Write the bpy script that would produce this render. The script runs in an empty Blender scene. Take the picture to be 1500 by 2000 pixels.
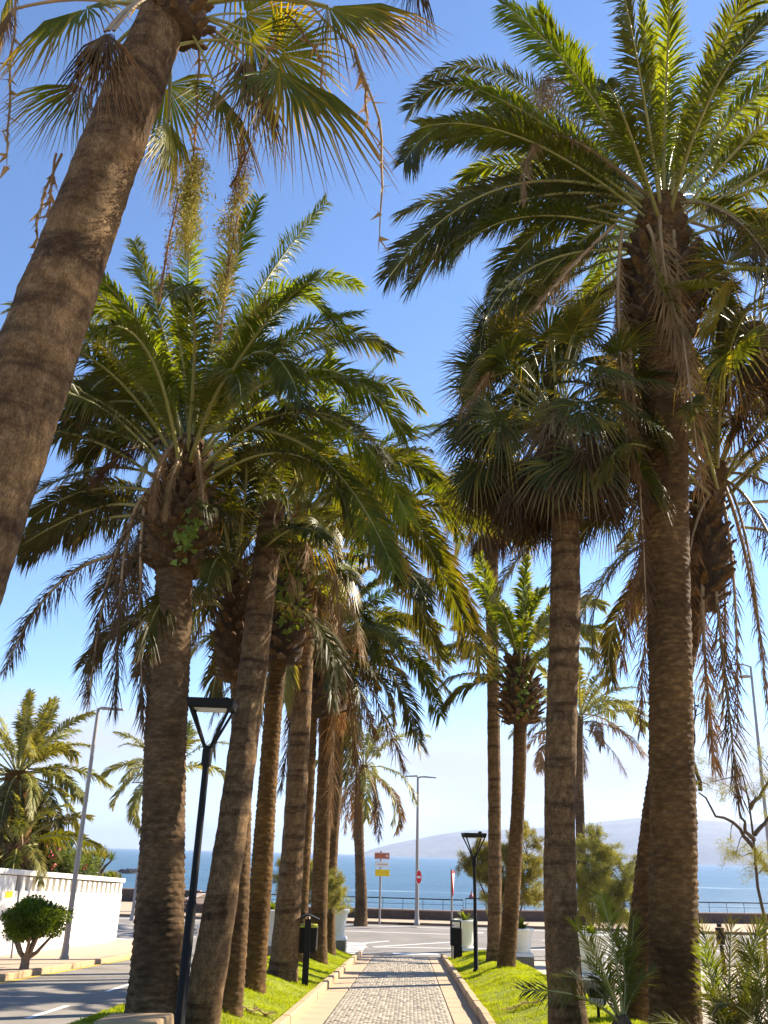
import bpy, math, random
import numpy as np
from mathutils import Matrix, Vector

# ---------------------------------------------------------------- camera, sky, sun, exposure
SC = bpy.context.scene
COL = SC.collection
F, PITCH, ROLL, YAW, H = 1600.0, math.radians(22.7), math.radians(1.5), math.radians(2.267), 1.6
SL = -0.0531                      # the promenade falls 5.3 % towards the sea
Y_END = 34.0                      # where the slope meets the level street
Z_ST = SL * Y_END
SEA_Z = -8.0

cam_d = bpy.data.cameras.new('camera')
cam = bpy.data.objects.new('camera', cam_d); COL.objects.link(cam)
cam_d.sensor_fit = 'VERTICAL'; cam_d.sensor_height = 36.0; cam_d.lens = 36.0 * F / 2000.0
cam_d.clip_start = 0.05; cam_d.clip_end = 80000
CAMROT = Matrix.Rotation(YAW, 4, 'Z') @ Matrix.Rotation(math.pi / 2 + PITCH, 4, 'X') @ Matrix.Rotation(ROLL, 4, 'Z')
cam.matrix_world = Matrix.Translation((0, 0, H)) @ CAMROT
SC.camera = cam

SUN_AZ, SUN_EL = math.radians(56), math.radians(35)      # azimuth to the right of the path (+Y)
SUN_DIR = Vector((math.sin(SUN_AZ) * math.cos(SUN_EL), math.cos(SUN_AZ) * math.cos(SUN_EL), math.sin(SUN_EL)))
world = bpy.data.worlds.new('World'); SC.world = world; world.use_nodes = True
wn, wl = world.node_tree.nodes, world.node_tree.links
wn.clear()
w_out = wn.new('ShaderNodeOutputWorld'); w_bg = wn.new('ShaderNodeBackground'); w_sky = wn.new('ShaderNodeTexSky')
w_sky.sky_type = 'NISHITA'; w_sky.sun_disc = False
w_sky.sun_elevation = SUN_EL; w_sky.sun_rotation = SUN_AZ
w_sky.altitude = 2000; w_sky.air_density = 1.0; w_sky.dust_density = 0.15; w_sky.ozone_density = 4.0
w_bg.inputs['Strength'].default_value = 0.102
# a low bank of cloud along the whole horizon
w_tc = wn.new('ShaderNodeTexCoord'); w_sep = wn.new('ShaderNodeSeparateXYZ'); wl.new(w_tc.outputs['Generated'], w_sep.inputs[0])
w_map = wn.new('ShaderNodeMapping'); w_map.inputs['Scale'].default_value = (1, 1, 3.2); w_map.inputs['Location'].default_value = (0.35, 0.1, 0.0)
wl.new(w_tc.outputs['Generated'], w_map.inputs[0])
w_no = wn.new('ShaderNodeTexNoise'); w_no.inputs['Scale'].default_value = 3.4; w_no.inputs['Detail'].default_value = 8; w_no.inputs['Roughness'].default_value = 0.55
wl.new(w_map.outputs[0], w_no.inputs['Vector'])
w_r1 = wn.new('ShaderNodeMapRange'); w_r1.inputs[1].default_value = 0.38; w_r1.inputs[2].default_value = 0.60; wl.new(w_no.outputs['Fac'], w_r1.inputs[0])
w_r2 = wn.new('ShaderNodeMapRange'); w_r2.inputs[1].default_value = 0.10; w_r2.inputs[2].default_value = 0.19; w_r2.inputs[3].default_value = 1; w_r2.inputs[4].default_value = 0
w_r2.interpolation_type = 'SMOOTHSTEP'; wl.new(w_sep.outputs[2], w_r2.inputs[0])
w_mul = wn.new('ShaderNodeMath'); w_mul.operation = 'MULTIPLY'; wl.new(w_r1.outputs[0], w_mul.inputs[0]); wl.new(w_r2.outputs[0], w_mul.inputs[1])
w_mul2 = wn.new('ShaderNodeMath'); w_mul2.operation = 'MULTIPLY'; w_mul2.inputs[1].default_value = 0.95; wl.new(w_mul.outputs[0], w_mul2.inputs[0])
w_mix = wn.new('ShaderNodeMixRGB'); w_mix.inputs[2].default_value = (2.8, 2.85, 3.2, 1)
wl.new(w_mul2.outputs[0], w_mix.inputs[0]); w_hs = wn.new('ShaderNodeHueSaturation'); w_hs.inputs['Saturation'].default_value = 1.04; wl.new(w_sky.outputs[0], w_hs.inputs['Color']); wl.new(w_hs.outputs[0], w_mix.inputs[1])
wl.new(w_mix.outputs[0], w_bg.inputs['Color']); wl.new(w_bg.outputs[0], w_out.inputs['Surface'])

sun_d = bpy.data.lights.new('sun', 'SUN'); sun_d.energy = 5.0; sun_d.angle = math.radians(0.53); sun_d.color = (1.0, 0.89, 0.70)
sun = bpy.data.objects.new('sun', sun_d); COL.objects.link(sun); sun.location = (20, 15, 40)
sun.rotation_euler = (-SUN_DIR).to_track_quat('-Z', 'Y').to_euler()

SC.view_settings.view_transform = 'Standard'; SC.view_settings.look = 'None'
SC.view_settings.gamma = 1.0; SC.view_settings.use_curve_mapping = False
SC.view_settings.exposure = 1.6
SC.render.engine = 'CYCLES'
cy = SC.cycles
cy.use_denoising = True; cy.max_bounces = 6; cy.diffuse_bounces = 3; cy.glossy_bounces = 3; cy.transmission_bounces = 4
cy.transparent_max_bounces = 8; cy.volume_bounces = 1; cy.sample_clamp_indirect = 6.0; cy.use_adaptive_sampling = True; cy.adaptive_threshold = 0.012

# ---------------------------------------------------------------- pixel helpers (photo 1500 x 2000 -> real points at a real distance)
R3X3 = np.array(CAMROT.to_3x3())
def ray(x, y):
    return R3X3 @ np.array([(x - 750) / F, -(y - 1000) / F, -1.0])
def at(x, y, Y):                          # the point seen at that pixel, Y metres down the promenade
    d = ray(x, y); return np.array([0, 0, H]) + d * (Y / d[1])
def sst(a, b, x):
    t = min(1, max(0, (x - a) / (b - a))); return t * t * (3 - 2 * t)
PL, PR = -1.71, 1.13                      # edges of the paved path
def base_z(y):
    return SL * min(y, Y_END)
def gz(x, y):
    z = base_z(y)
    if 2 < y < 33.4:
        e = sst(33.4, 31.4, y)
        if -4.0 < x < PL - 0.14:
            z += e * (0.10 + 0.26 * sst(PL - 0.14, -3.0, x)) * (1 if x > -3.7 else sst(-4.0, -3.7, x))
        elif PR + 0.14 < x < 3.3:
            z += e * (0.10 + 0.24 * sst(PR + 0.14, 2.3, x)) * (1 if x < 3.0 else sst(3.3, 3.0, x))
    return z
def G(x, y, off=0.0):                     # ground point seen at a pixel
    d = ray(x, y); p = np.array([0., 0, H]); t = 1.0
    while t < 400:
        q = p + d * t
        if q[2] < gz(q[0], q[1]) + off: break
        t += 0.04
    q[2] = gz(q[0], q[1]) + off
    return q
def mpp(p):                               # metres per photo pixel at a point
    c = R3X3.T @ (np.asarray(p) - np.array([0, 0, H])); return -c[2] / F

# ---------------------------------------------------------------- object helpers
def tag(o, label=None, cat=None, group=None, kind=None):
    if label: o['label'] = label
    if cat: o['category'] = cat
    if group: o['group'] = group
    if kind: o['kind'] = kind
    return o
def empty(name, loc, label=None, cat=None, group=None, rz=0.0):
    o = bpy.data.objects.new(name, None); COL.objects.link(o); o.location = loc; o.rotation_euler = (0, 0, rz)
    o.empty_display_size = 0.1
    return tag(o, label, cat, group)
def link(name, me, parent=None, loc=(0, 0, 0)):
    o = bpy.data.objects.new(name, me); COL.objects.link(o); o.parent = parent; o.location = loc
    return o
def tri_mesh(name, V, T, mats, mi=None, uv=None, smooth=False):
    V = np.asarray(V, np.float32); T = np.asarray(T, np.int32)
    me = bpy.data.meshes.new(name)
    me.vertices.add(len(V)); me.vertices.foreach_set('co', V.ravel())
    me.loops.add(T.size); me.loops.foreach_set('vertex_index', T.ravel())
    me.polygons.add(len(T)); me.polygons.foreach_set('loop_start', np.arange(0, T.size, 3, dtype=np.int32))
    if uv is not None:
        ul = me.uv_layers.new(name='uv'); ul.data.foreach_set('uv', np.asarray(uv, np.float32)[T.ravel()].ravel())
    for m in (mats if isinstance(mats, (list, tuple)) else [mats]): me.materials.append(m)
    if mi is not None: me.polygons.foreach_set('material_index', np.asarray(mi, np.int32))
    if smooth: me.polygons.foreach_set('use_smooth', np.ones(len(T), bool))
    me.update(calc_edges=True)
    return me

class MB:                                  # collects shapes, builds ONE mesh object
    def __init__(s): s.v = []; s.f = []
    def add(s, vs, fs):
        n = len(s.v); s.v += [tuple(map(float, v)) for v in vs]; s.f += [tuple(i + n for i in f) for f in fs]; return s
    def hexa(s, b, t):                     # bottom 4, top 4 (ccw)
        return s.add(list(b) + list(t), [(3, 2, 1, 0), (4, 5, 6, 7)] + [(i, (i + 1) % 4, 4 + (i + 1) % 4, 4 + i) for i in range(4)])
    def box(s, x0, x1, y0, y1, z0, z1, taper=1.0):
        cx, cy = (x0 + x1) / 2, (y0 + y1) / 2
        b = [(x0, y0, z0), (x1, y0, z0), (x1, y1, z0), (x0, y1, z0)]
        t = [(cx + (x - cx) * taper, cy + (y - cy) * taper, z1) for x, y, _ in b]
        return s.hexa(b, t)
    def tube(s, pts, rad, n=10, cap=True):
        pts = [Vector(p) for p in pts]; m = len(pts)
        rad = [rad] * m if not hasattr(rad, '__len__') else rad
        vs, fs = [], []; prev = None
        for i, p in enumerate(pts):
            t = (pts[min(i + 1, m - 1)] - pts[max(i - 1, 0)]).normalized()
            if prev is None:
                a = Vector((1, 0, 0)) if abs(t.x) < 0.8 else Vector((0, 1, 0))
            else: a = prev
            u = (a - t * a.dot(t)).normalized(); prev = u; w = t.cross(u)
            for k in range(n):
                an = 2 * math.pi * k / n; vs.append(p + (u * math.cos(an) + w * math.sin(an)) * rad[i])
        for i in range(m - 1):
            for k in range(n):
                k2 = (k + 1) % n; fs.append((i * n + k, i * n + k2, (i + 1) * n + k2, (i + 1) * n + k))
        if cap: fs.append(tuple(range(n - 1, -1, -1))); fs.append(tuple((m - 1) * n + k for k in range(n)))
        return s.add(vs, fs)
    def lathe(s, prof, n=24, c=(0, 0, 0)):
        vs = [(c[0] + r * math.cos(2 * math.pi * k / n), c[1] + r * math.sin(2 * math.pi * k / n), c[2] + z) for r, z in prof for k in range(n)]
        m = len(prof); fs = [(i * n + k, i * n + (k + 1) % n, (i + 1) * n + (k + 1) % n, (i + 1) * n + k) for i in range(m - 1) for k in range(n)]
        fs.append(tuple(range(n - 1, -1, -1))); fs.append(tuple((m - 1) * n + k for k in range(n)))
        return s.add(vs, fs)
    def prism(s, poly, y0, y1):            # polygon in x,z pushed along y
        n = len(poly); vs = [(x, y0, z) for x, z in poly] + [(x, y1, z) for x, z in poly]
        return s.add(vs, [tuple(range(n)), tuple(range(2 * n - 1, n - 1, -1))] + [(i, n + i, n + (i + 1) % n, (i + 1) % n) for i in range(n)])
    def mesh(s, name, mat, smooth=False, bevel=0):
        me = bpy.data.meshes.new(name); me.from_pydata(s.v, [], s.f); me.materials.append(mat)
        if smooth:
            me.polygons.foreach_set('use_smooth', np.ones(len(me.polygons), bool))
            try: me.set_sharp_from_angle(angle=math.radians(40))
            except Exception: pass
        me.update(); return me
    def build(s, name, mat, parent=None, smooth=False, loc=(0, 0, 0), bevel=0):
        o = link(name, s.mesh(name, mat, smooth), parent, loc)
        if bevel:
            b = o.modifiers.new('bevel', 'BEVEL'); b.width = bevel; b.segments = 2; b.limit_method = 'ANGLE'
        return o

# ---------------------------------------------------------------- materials
def nmat(name):
    m = bpy.data.materials.new(name); m.use_nodes = True
    return m, m.node_tree.nodes, m.node_tree.links, m.node_tree.nodes['Principled BSDF']
def ramp(n, l, src, stops):
    r = n.new('ShaderNodeValToRGB'); e = r.color_ramp.elements
    while len(e) < len(stops): e.new(0.5)
    for el, (p, c) in zip(e, stops): el.position = p; el.color = (*c, 1)
    l.new(src, r.inputs[0]); return r
def noise(n, l, scale, detail=5, rough=0.6, vec=None, sc=None):
    t = n.new('ShaderNodeTexNoise'); t.inputs['Scale'].default_value = scale; t.inputs['Detail'].default_value = detail; t.inputs['Roughness'].default_value = rough
    tc = n.new('ShaderNodeTexCoord'); src = tc.outputs['Object']
    if sc:
        mp = n.new('ShaderNodeMapping'); mp.inputs['Scale'].default_value = sc; l.new(src, mp.inputs[0]); src = mp.outputs[0]
    l.new(src, t.inputs['Vector']); return t
def solid(name, c, rough=0.6, var=0.18, scale=6, bump=0.0, bscale=60, metal=0.0, spec=0.4, sc=None):
    m, n, l, b = nmat(name)
    t = noise(n, l, scale, 6, 0.65, sc=sc)
    r = ramp(n, l, t.outputs['Fac'], [(0.25, tuple(x * (1 - var) for x in c)), (0.75, tuple(min(1, x * (1 + var)) for x in c))])
    l.new(r.outputs[0], b.inputs['Base Color']); b.inputs['Roughness'].default_value = rough; b.inputs['Metallic'].default_value = metal
    b.inputs['Specular IOR Level'].default_value = spec
    if bump:
        t2 = noise(n, l, bscale, 4, 0.6); bp = n.new('ShaderNodeBump'); bp.inputs['Strength'].default_value = bump; bp.inputs['Distance'].default_value = 0.02
        l.new(t2.outputs['Fac'], bp.inputs['Height']); l.new(bp.outputs[0], b.inputs['Normal'])
    return m
def leaf(name, base, tip, trans=0.4, rough=0.5, spec=0.28, tcol=None, hue=0.018, tip0=0.72, streak=0.0):
    m, n, l, b = nmat(name)
    uv = n.new('ShaderNodeUVMap'); uv.uv_map = 'uv'; sp = n.new('ShaderNodeSeparateXYZ'); l.new(uv.outputs[0], sp.inputs[0])
    r = ramp(n, l, sp.outputs[1], [(0.0, tuple(x * 1.15 for x in base)), (tip0, base), (1.0, tip)])
    if streak:
        o0 = n.new('ShaderNodeObjectInfo'); fl = n.new('ShaderNodeMath'); fl.operation = 'MULTIPLY_ADD'; fl.inputs[1].default_value = 9.0; l.new(sp.outputs[0], fl.inputs[0])
        rm = n.new('ShaderNodeMath'); rm.operation = 'MULTIPLY'; rm.inputs[1].default_value = 97.0; l.new(o0.outputs['Random'], rm.inputs[0]); l.new(rm.outputs[0], fl.inputs[2])
        wn_ = n.new('ShaderNodeTexNoise'); wn_.noise_dimensions = '1D'; wn_.inputs['Scale'].default_value = 1.0; wn_.inputs['Detail'].default_value = 3; l.new(fl.outputs[0], wn_.inputs['W'])
        th = ramp(n, l, wn_.outputs['Fac'], [(0.56, (0, 0, 0)), (0.66, (1, 1, 1))]); r_ = r
        r = n.new('ShaderNodeMixRGB'); r.inputs[2].default_value = (0.30, 0.23, 0.02, 1); sm = n.new('ShaderNodeMath'); sm.operation = 'MULTIPLY'; sm.inputs[1].default_value = streak
        l.new(th.outputs[0], sm.inputs[0]); l.new(sm.outputs[0], r.inputs[0]); l.new(r_.outputs[0], r.inputs[1])
    ns = noise(n, l, 2.3, 3, 0.5)
    oi = n.new('ShaderNodeObjectInfo'); hs = n.new('ShaderNodeHueSaturation')
    mr = n.new('ShaderNodeMapRange'); mr.inputs[3].default_value = 0.5 - hue; mr.inputs[4].default_value = 0.5 + hue * 0.6; l.new(oi.outputs['Random'], mr.inputs[0]); l.new(mr.outputs[0], hs.inputs['Hue'])
    mv = n.new('ShaderNodeMapRange'); mv.inputs[1].default_value = 0.3; mv.inputs[2].default_value = 0.7; mv.inputs[3].default_value = 0.7; mv.inputs[4].default_value = 1.35
    l.new(ns.outputs['Fac'], mv.inputs[0]); l.new(mv.outputs[0], hs.inputs['Value']); l.new(r.outputs[0], hs.inputs['Color'])
    l.new(hs.outputs[0], b.inputs['Base Color']); b.inputs['Roughness'].default_value = rough; b.inputs['Specular IOR Level'].default_value = spec
    tr = n.new('ShaderNodeBsdfTranslucent'); mc = n.new('ShaderNodeMixRGB'); mc.blend_type = 'MULTIPLY'; mc.inputs[0].default_value = 1
    mc.inputs[2].default_value = (*(tcol or (1.9, 1.75, 0.6)), 1); l.new(hs.outputs[0], mc.inputs[1]); l.new(mc.outputs[0], tr.inputs['Color'])
    mx = n.new('ShaderNodeMixShader'); mx.inputs[0].default_value = trans
    l.new(b.outputs[0], mx.inputs[1]); l.new(tr.outputs[0], mx.inputs[2]); l.new(mx.outputs[0], n['Material Output'].inputs['Surface'])
    return m
def bark(name, c1, c2, c3, sc, bump=0.5, scale=5, dist=0.03):
    m, n, l, b = nmat(name)
    t = noise(n, l, scale, 8, 0.7, sc=sc); t2 = noise(n, l, 1.3, 3, 0.5)
    r = ramp(n, l, t.outputs['Fac'], [(0.28, c1), (0.52, c2), (0.74, c3)])
    hs = n.new('ShaderNodeHueSaturation'); mv = n.new('ShaderNodeMapRange'); mv.inputs[1].default_value = 0.3; mv.inputs[2].default_value = 0.7; mv.inputs[3].default_value = 0.55; mv.inputs[4].default_value = 1.45
    l.new(t2.outputs['Fac'], mv.inputs[0]); l.new(mv.outputs[0], hs.inputs['Value']); l.new(r.outputs[0], hs.inputs['Color']); l.new(hs.outputs[0], b.inputs['Base Color'])
    oi = n.new('ShaderNodeObjectInfo'); mh = n.new('ShaderNodeMapRange'); mh.inputs[3].default_value = 0.9; mh.inputs[4].default_value = 1.25; l.new(oi.outputs['Random'], mh.inputs[0]); l.new(mh.outputs[0], hs.inputs['Saturation'])
    b.inputs['Roughness'].default_value = 0.9; b.inputs['Specular IOR Level'].default_value = 0.2
    bp = n.new('ShaderNodeBump'); bp.inputs['Strength'].default_value = bump; bp.inputs['Distance'].default_value = dist
    l.new(t.outputs['Fac'], bp.inputs['Height']); l.new(bp.outputs[0], b.inputs['Normal'])
    return m
M = {}
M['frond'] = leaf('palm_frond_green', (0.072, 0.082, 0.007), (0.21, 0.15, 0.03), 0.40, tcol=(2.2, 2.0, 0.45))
M['frond_dark'] = leaf('palm_frond_dark', (0.040, 0.050, 0.009), (0.13, 0.085, 0.03), 0.24, tcol=(2.0, 1.7, 0.5))  # darker copy of the frond green, backlit shade put into the leaf colour
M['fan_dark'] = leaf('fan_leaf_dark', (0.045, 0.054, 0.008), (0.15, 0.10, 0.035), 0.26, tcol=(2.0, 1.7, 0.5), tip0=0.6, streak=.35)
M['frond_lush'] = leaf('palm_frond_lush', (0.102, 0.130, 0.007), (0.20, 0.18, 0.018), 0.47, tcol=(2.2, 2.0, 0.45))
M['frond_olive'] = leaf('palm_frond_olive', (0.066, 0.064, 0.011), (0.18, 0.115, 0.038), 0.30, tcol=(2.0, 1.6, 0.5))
M['frond_pale'] = leaf('palm_frond_pale', (0.17, 0.17, 0.04), (0.32, 0.24, 0.07), 0.35)
M['frond_dry'] = leaf('palm_frond_dry', (0.23, 0.14, 0.06), (0.28, 0.18, 0.085), 0.25, 0.7, 0.2, (1.3, 1.1, 0.7), 0.012)
M['frond_dry_dark'] = leaf('palm_frond_dry_dark', (0.095, 0.055, 0.026), (0.14, 0.085, 0.04), 0.2, 0.75, 0.2, (1.3, 1.1, 0.7), 0.012)
M['rachis'] = solid('frond_rachis', (0.24, 0.22, 0.06), 0.45, 0.15, 4, spec=0.5)
M['rachis_dry'] = solid('frond_rachis_dry', (0.30, 0.20, 0.10), 0.6, 0.2, 4)
M['fan'] = leaf('fan_leaf_green', (0.078, 0.088, 0.009), (0.26, 0.15, 0.06), 0.42, 0.4, 0.4, (2.1, 1.9, 0.5), tip0=0.55, streak=.8)
M['fan_bright'] = leaf('fan_leaf_bright', (0.105, 0.118, 0.008), (0.30, 0.17, 0.05), 0.52, 0.4, 0.3, (2.1, 1.9, 0.4), tip0=0.5, streak=.9)
M['fan_yellow'] = leaf('fan_leaf_yellowing', (0.20, 0.19, 0.02), (0.30, 0.16, 0.05), 0.45, 0.4, 0.4, (1.7, 1.4, 0.4), tip0=0.55)
M['fan_dry'] = leaf('fan_leaf_dry', (0.17, 0.10, 0.038), (0.22, 0.14, 0.06), 0.25, 0.7, 0.2, (1.3, 1.1, 0.7), 0.014)
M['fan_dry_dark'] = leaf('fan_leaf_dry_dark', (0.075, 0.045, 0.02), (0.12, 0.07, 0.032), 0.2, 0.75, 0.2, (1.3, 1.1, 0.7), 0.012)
M['bark_date'] = bark('date_palm_bark', (0.036, 0.019, 0.008), (0.095, 0.054, 0.023), (0.21, 0.13, 0.062), (1, 1, 2.6), 0.6, 7)
def bark_fan():
    m, n, l, b = nmat('fan_palm_bark')
    t = noise(n, l, 9, 10, 0.78, sc=(1.3, 1.3, 1.0)); t1 = noise(n, l, 1.2, 6, 0.65, sc=(.6, .6, 4.5)); tg = noise(n, l, 60, 4, 0.7, sc=(1.6, 1.6, .7))
    r = ramp(n, l, t.outputs['Fac'], [(0.32, (0.062, 0.034, 0.014)), (0.5, (0.15, 0.088, 0.039)), (0.68, (0.27, 0.172, 0.085))])
    r1 = ramp(n, l, t1.outputs['Fac'], [(0.38, (0.42, 0.38, 0.34)), (0.52, (1, 1, 1)), (0.7, (1.18, 1.12, 1.0))])
    mx = n.new('ShaderNodeMixRGB'); mx.blend_type = 'MULTIPLY'; mx.inputs[0].default_value = 1; l.new(r.outputs[0], mx.inputs[1]); l.new(r1.outputs[0], mx.inputs[2])
    tc = n.new('ShaderNodeTexCoord'); mp = n.new('ShaderNodeMapping'); mp.inputs['Scale'].default_value = (7, 7, 1.1); nz = n.new('ShaderNodeTexNoise'); nz.inputs['Scale'].default_value = 5; nz.inputs['Detail'].default_value = 4
    ad = n.new('ShaderNodeMixRGB'); ad.blend_type = 'ADD'; ad.inputs[0].default_value = 0.05; l.new(tc.outputs['Object'], nz.inputs['Vector']); l.new(tc.outputs['Object'], ad.inputs[1]); l.new(nz.outputs['Color'], ad.inputs[2]); l.new(ad.outputs[0], mp.inputs[0])
    vo = n.new('ShaderNodeTexVoronoi'); vo.feature = 'DISTANCE_TO_EDGE'; vo.inputs['Scale'].default_value = 1.6; l.new(mp.outputs[0], vo.inputs['Vector'])
    ck = ramp(n, l, vo.outputs['Distance'], [(0.0, (0, 0, 0)), (0.022, (1, 1, 1))])
    mk = noise(n, l, 0.9, 3, 0.6); mkr = ramp(n, l, mk.outputs['Fac'], [(0.50, (1, 1, 1)), (0.62, (0, 0, 0))])
    mm = n.new('ShaderNodeMixRGB'); mm.blend_type = 'LIGHTEN'; mm.inputs[0].default_value = 1; l.new(ck.outputs[0], mm.inputs[1]); l.new(mkr.outputs[0], mm.inputs[2])
    cc = n.new('ShaderNodeMixRGB'); cc.inputs[1].default_value = (0.05, 0.028, 0.016, 1); l.new(mm.outputs[0], cc.inputs[0]); l.new(mx.outputs[0], cc.inputs[2]); fg = ramp(n, l, tg.outputs['Fac'], [(0.35, (0.62, 0.60, 0.58)), (0.65, (1.25, 1.25, 1.25))]); fm = n.new('ShaderNodeMixRGB'); fm.blend_type = 'MULTIPLY'; fm.inputs[0].default_value = 1; l.new(cc.outputs[0], fm.inputs[1]); l.new(fg.outputs[0], fm.inputs[2]); l.new(fm.outputs[0], b.inputs['Base Color'])
    b.inputs['Roughness'].default_value = 0.9; b.inputs['Specular IOR Level'].default_value = 0.2
    b1 = n.new('ShaderNodeBump'); b1.inputs['Strength'].default_value = 0.8; b1.inputs['Distance'].default_value = 0.03; l.new(mm.outputs[0], b1.inputs['Height'])
    b2 = n.new('ShaderNodeBump'); b2.inputs['Strength'].default_value = 0.9; b2.inputs['Distance'].default_value = 0.02; l.new(t.outputs['Fac'], b2.inputs['Height']); l.new(b1.outputs[0], b2.inputs['Normal'])
    b3 = n.new('ShaderNodeBump'); b3.inputs['Strength'].default_value = 0.7; b3.inputs['Distance'].default_value = 0.012; l.new(tg.outputs['Fac'], b3.inputs['Height']); l.new(b2.outputs[0], b3.inputs['Normal'])
    l.new(b3.outputs[0], b.inputs['Normal']); return m
M['bark_fan'] = bark_fan()
M['stub'] = bark('leaf_stub_bark', (0.045, 0.026, 0.014), (0.10, 0.06, 0.03), (0.22, 0.145, 0.08), (2, 2, 2), 0.5, 6)
M['boss'] = bark('crown_boss_fibre', (0.03, 0.019, 0.012), (0.06, 0.036, 0.02), (0.11, 0.07, 0.04), (3, 3, 0.8), 0.8, 9)
M['flower'] = leaf('palm_flower', (0.25, 0.225, 0.05), (0.30, 0.26, 0.07), 0.3, 0.7, 0.2, (1.2, 1.1, 0.6))
M['fruit'] = solid('date_fruit', (0.55, 0.20, 0.025), 0.5, 0.3, 20)
M['ivy'] = leaf('ivy_leaf', (0.11, 0.15, 0.02), (0.16, 0.18, 0.03), 0.35)
M['tamarisk'] = leaf('tamarisk_spray', (0.21, 0.20, 0.055), (0.36, 0.28, 0.11), 0.4, 0.7, 0.2, (1.5, 1.4, 0.7))
M['twig'] = solid('twig_bark', (0.10, 0.07, 0.045), 0.9, 0.3, 20, 0.3)
M['grass'] = leaf('lawn_blade', (0.225, 0.29, 0.004), (0.34, 0.36, 0.008), 0.45, 0.6, 0.25, (1.7, 1.5, 0.4), tip0=0.4)
M['soil'] = solid('lawn_soil', (0.19, 0.21, 0.010), 0.95, 0.3, 30, 0.4)
M['bush'] = leaf('clipped_leaf', (0.09, 0.125, 0.008), (0.18, 0.18, 0.015), 0.4)
M['oleander'] = leaf('oleander_leaf', (0.09, 0.12, 0.035), (0.16, 0.17, 0.06), 0.35)
M['pink'] = solid('oleander_flower', (0.62, 0.10, 0.12), 0.6, 0.25, 30)
M['black'] = solid('black_painted_metal', (0.012, 0.011, 0.010), 0.65, 0.2, 8, 0.05, 120, spec=0.15)
M['grey'] = solid('galvanised_steel', (0.30, 0.27, 0.25), 0.5, 0.12, 10, 0.05, 100, 0.3)
M['white'] = solid('white_render', (0.74, 0.72, 0.66), 0.85, 0.09, 3, 0.12, 40, sc=(1, 1, .2))
M['pot'] = solid('white_planter_concrete', (0.72, 0.70, 0.64), 0.8, 0.06, 5, 0.1, 50)
M['tanblock'] = solid('tan_block_stone', (0.36, 0.24, 0.13), 0.9, 0.15, 6, 0.3)
M['stone'] = solid('planter_plinth_stone', (0.20, 0.17, 0.12), 0.9, 0.2, 8, 0.3)
M['kerb'] = solid('kerb_stone', (0.42, 0.285, 0.165), 0.9, 0.14, 5, 0.35, 50)
M['slab'] = solid('path_edge_slab', (0.42, 0.30, 0.195), 0.9, 0.10, 3, 0.2, 60)
M['pave'] = solid('promenade_paving', (0.42, 0.30, 0.21), 0.9, 0.10, 2, 0.15, 50)
M['court'] = solid('court_paving', (0.42, 0.35, 0.27), 0.9, 0.10, 1.2, 0.15, 50)
M['asphalt'] = solid('asphalt', (0.19, 0.17, 0.155), 0.92, 0.30, 0.7, 0.35, 160)
M['asphalt2'] = solid('side_road_asphalt', (0.21, 0.185, 0.16), 0.92, 0.28, 0.8, 0.3, 160)
M['paint'] = solid('road_paint_white', (0.72, 0.70, 0.67), 0.8, 0.12, 14)
M['paint_y'] = solid('road_paint_yellow', (0.65, 0.40, 0.04), 0.8, 0.15, 10)
M['seawall'] = solid('sea_wall_stone', (0.085, 0.062, 0.05), 0.95, 0.35, 4, 0.5, 25)
M['seacap'] = solid('sea_wall_cap', (0.26, 0.20, 0.17), 0.9, 0.15, 3, 0.2)
M['rock'] = solid('shore_rock', (0.05, 0.042, 0.038), 0.9, 0.4, 1, 0.5, 4)
M['hill'] = solid('hill_scrub', (0.13, 0.13, 0.10), 0.95, 0.5, 0.006, 0)
M['sign_red'] = solid('sign_red', (0.62, 0.02, 0.03), 0.45, 0.05, 5)
M['sign_white'] = solid('sign_white', (0.78, 0.76, 0.72), 0.45, 0.04, 5)
M['sign_yellow'] = solid('sign_yellow', (0.85, 0.55, 0.01), 0.45, 0.05, 5)
M['sign_brown'] = solid('sign_brown', (0.45, 0.12, 0.06), 0.45, 0.08, 5)
M['sign_mark'] = solid('sign_mark', (0.55, 0.38, 0.25), 0.5, 0.05, 5)
M['sticker'] = solid('sticker_yellow_green', (0.42, 0.42, 0.03), 0.5, 0.15, 9)
M['green_paint'] = solid('green_paint', (0.05, 0.22, 0.14), 0.5, 0.1, 5)
M['lamp_glass'] = solid('lamp_diffuser', (0.62, 0.60, 0.55), 0.3, 0.05, 5)
M['terracotta'] = solid('red_plastic', (0.35, 0.05, 0.04), 0.5, 0.1, 5)
def cobble_mat():
    m, n, l, b = nmat('path_cobble')
    uv = n.new('ShaderNodeUVMap'); uv.uv_map = 'uv'; sp = n.new('ShaderNodeSeparateXYZ'); l.new(uv.outputs[0], sp.inputs[0])
    r = ramp(n, l, sp.outputs[0], [(0.0, (0.28, 0.235, 0.185)), (0.35, (0.335, 0.285, 0.225)), (0.7, (0.38, 0.325, 0.255)), (1.0, (0.43, 0.365, 0.28))])
    t = noise(n, l, 2.0, 4, 0.6); hs = n.new('ShaderNodeHueSaturation'); mv = n.new('ShaderNodeMapRange'); mv.inputs[3].default_value = 0.65; mv.inputs[4].default_value = 1.3
    l.new(t.outputs['Fac'], mv.inputs[0]); l.new(mv.outputs[0], hs.inputs['Value']); l.new(r.outputs[0], hs.inputs['Color']); l.new(hs.outputs[0], b.inputs['Base Color'])
    b.inputs['Roughness'].default_value = 0.75; return m
M['cobble'] = cobble_mat()
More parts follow.
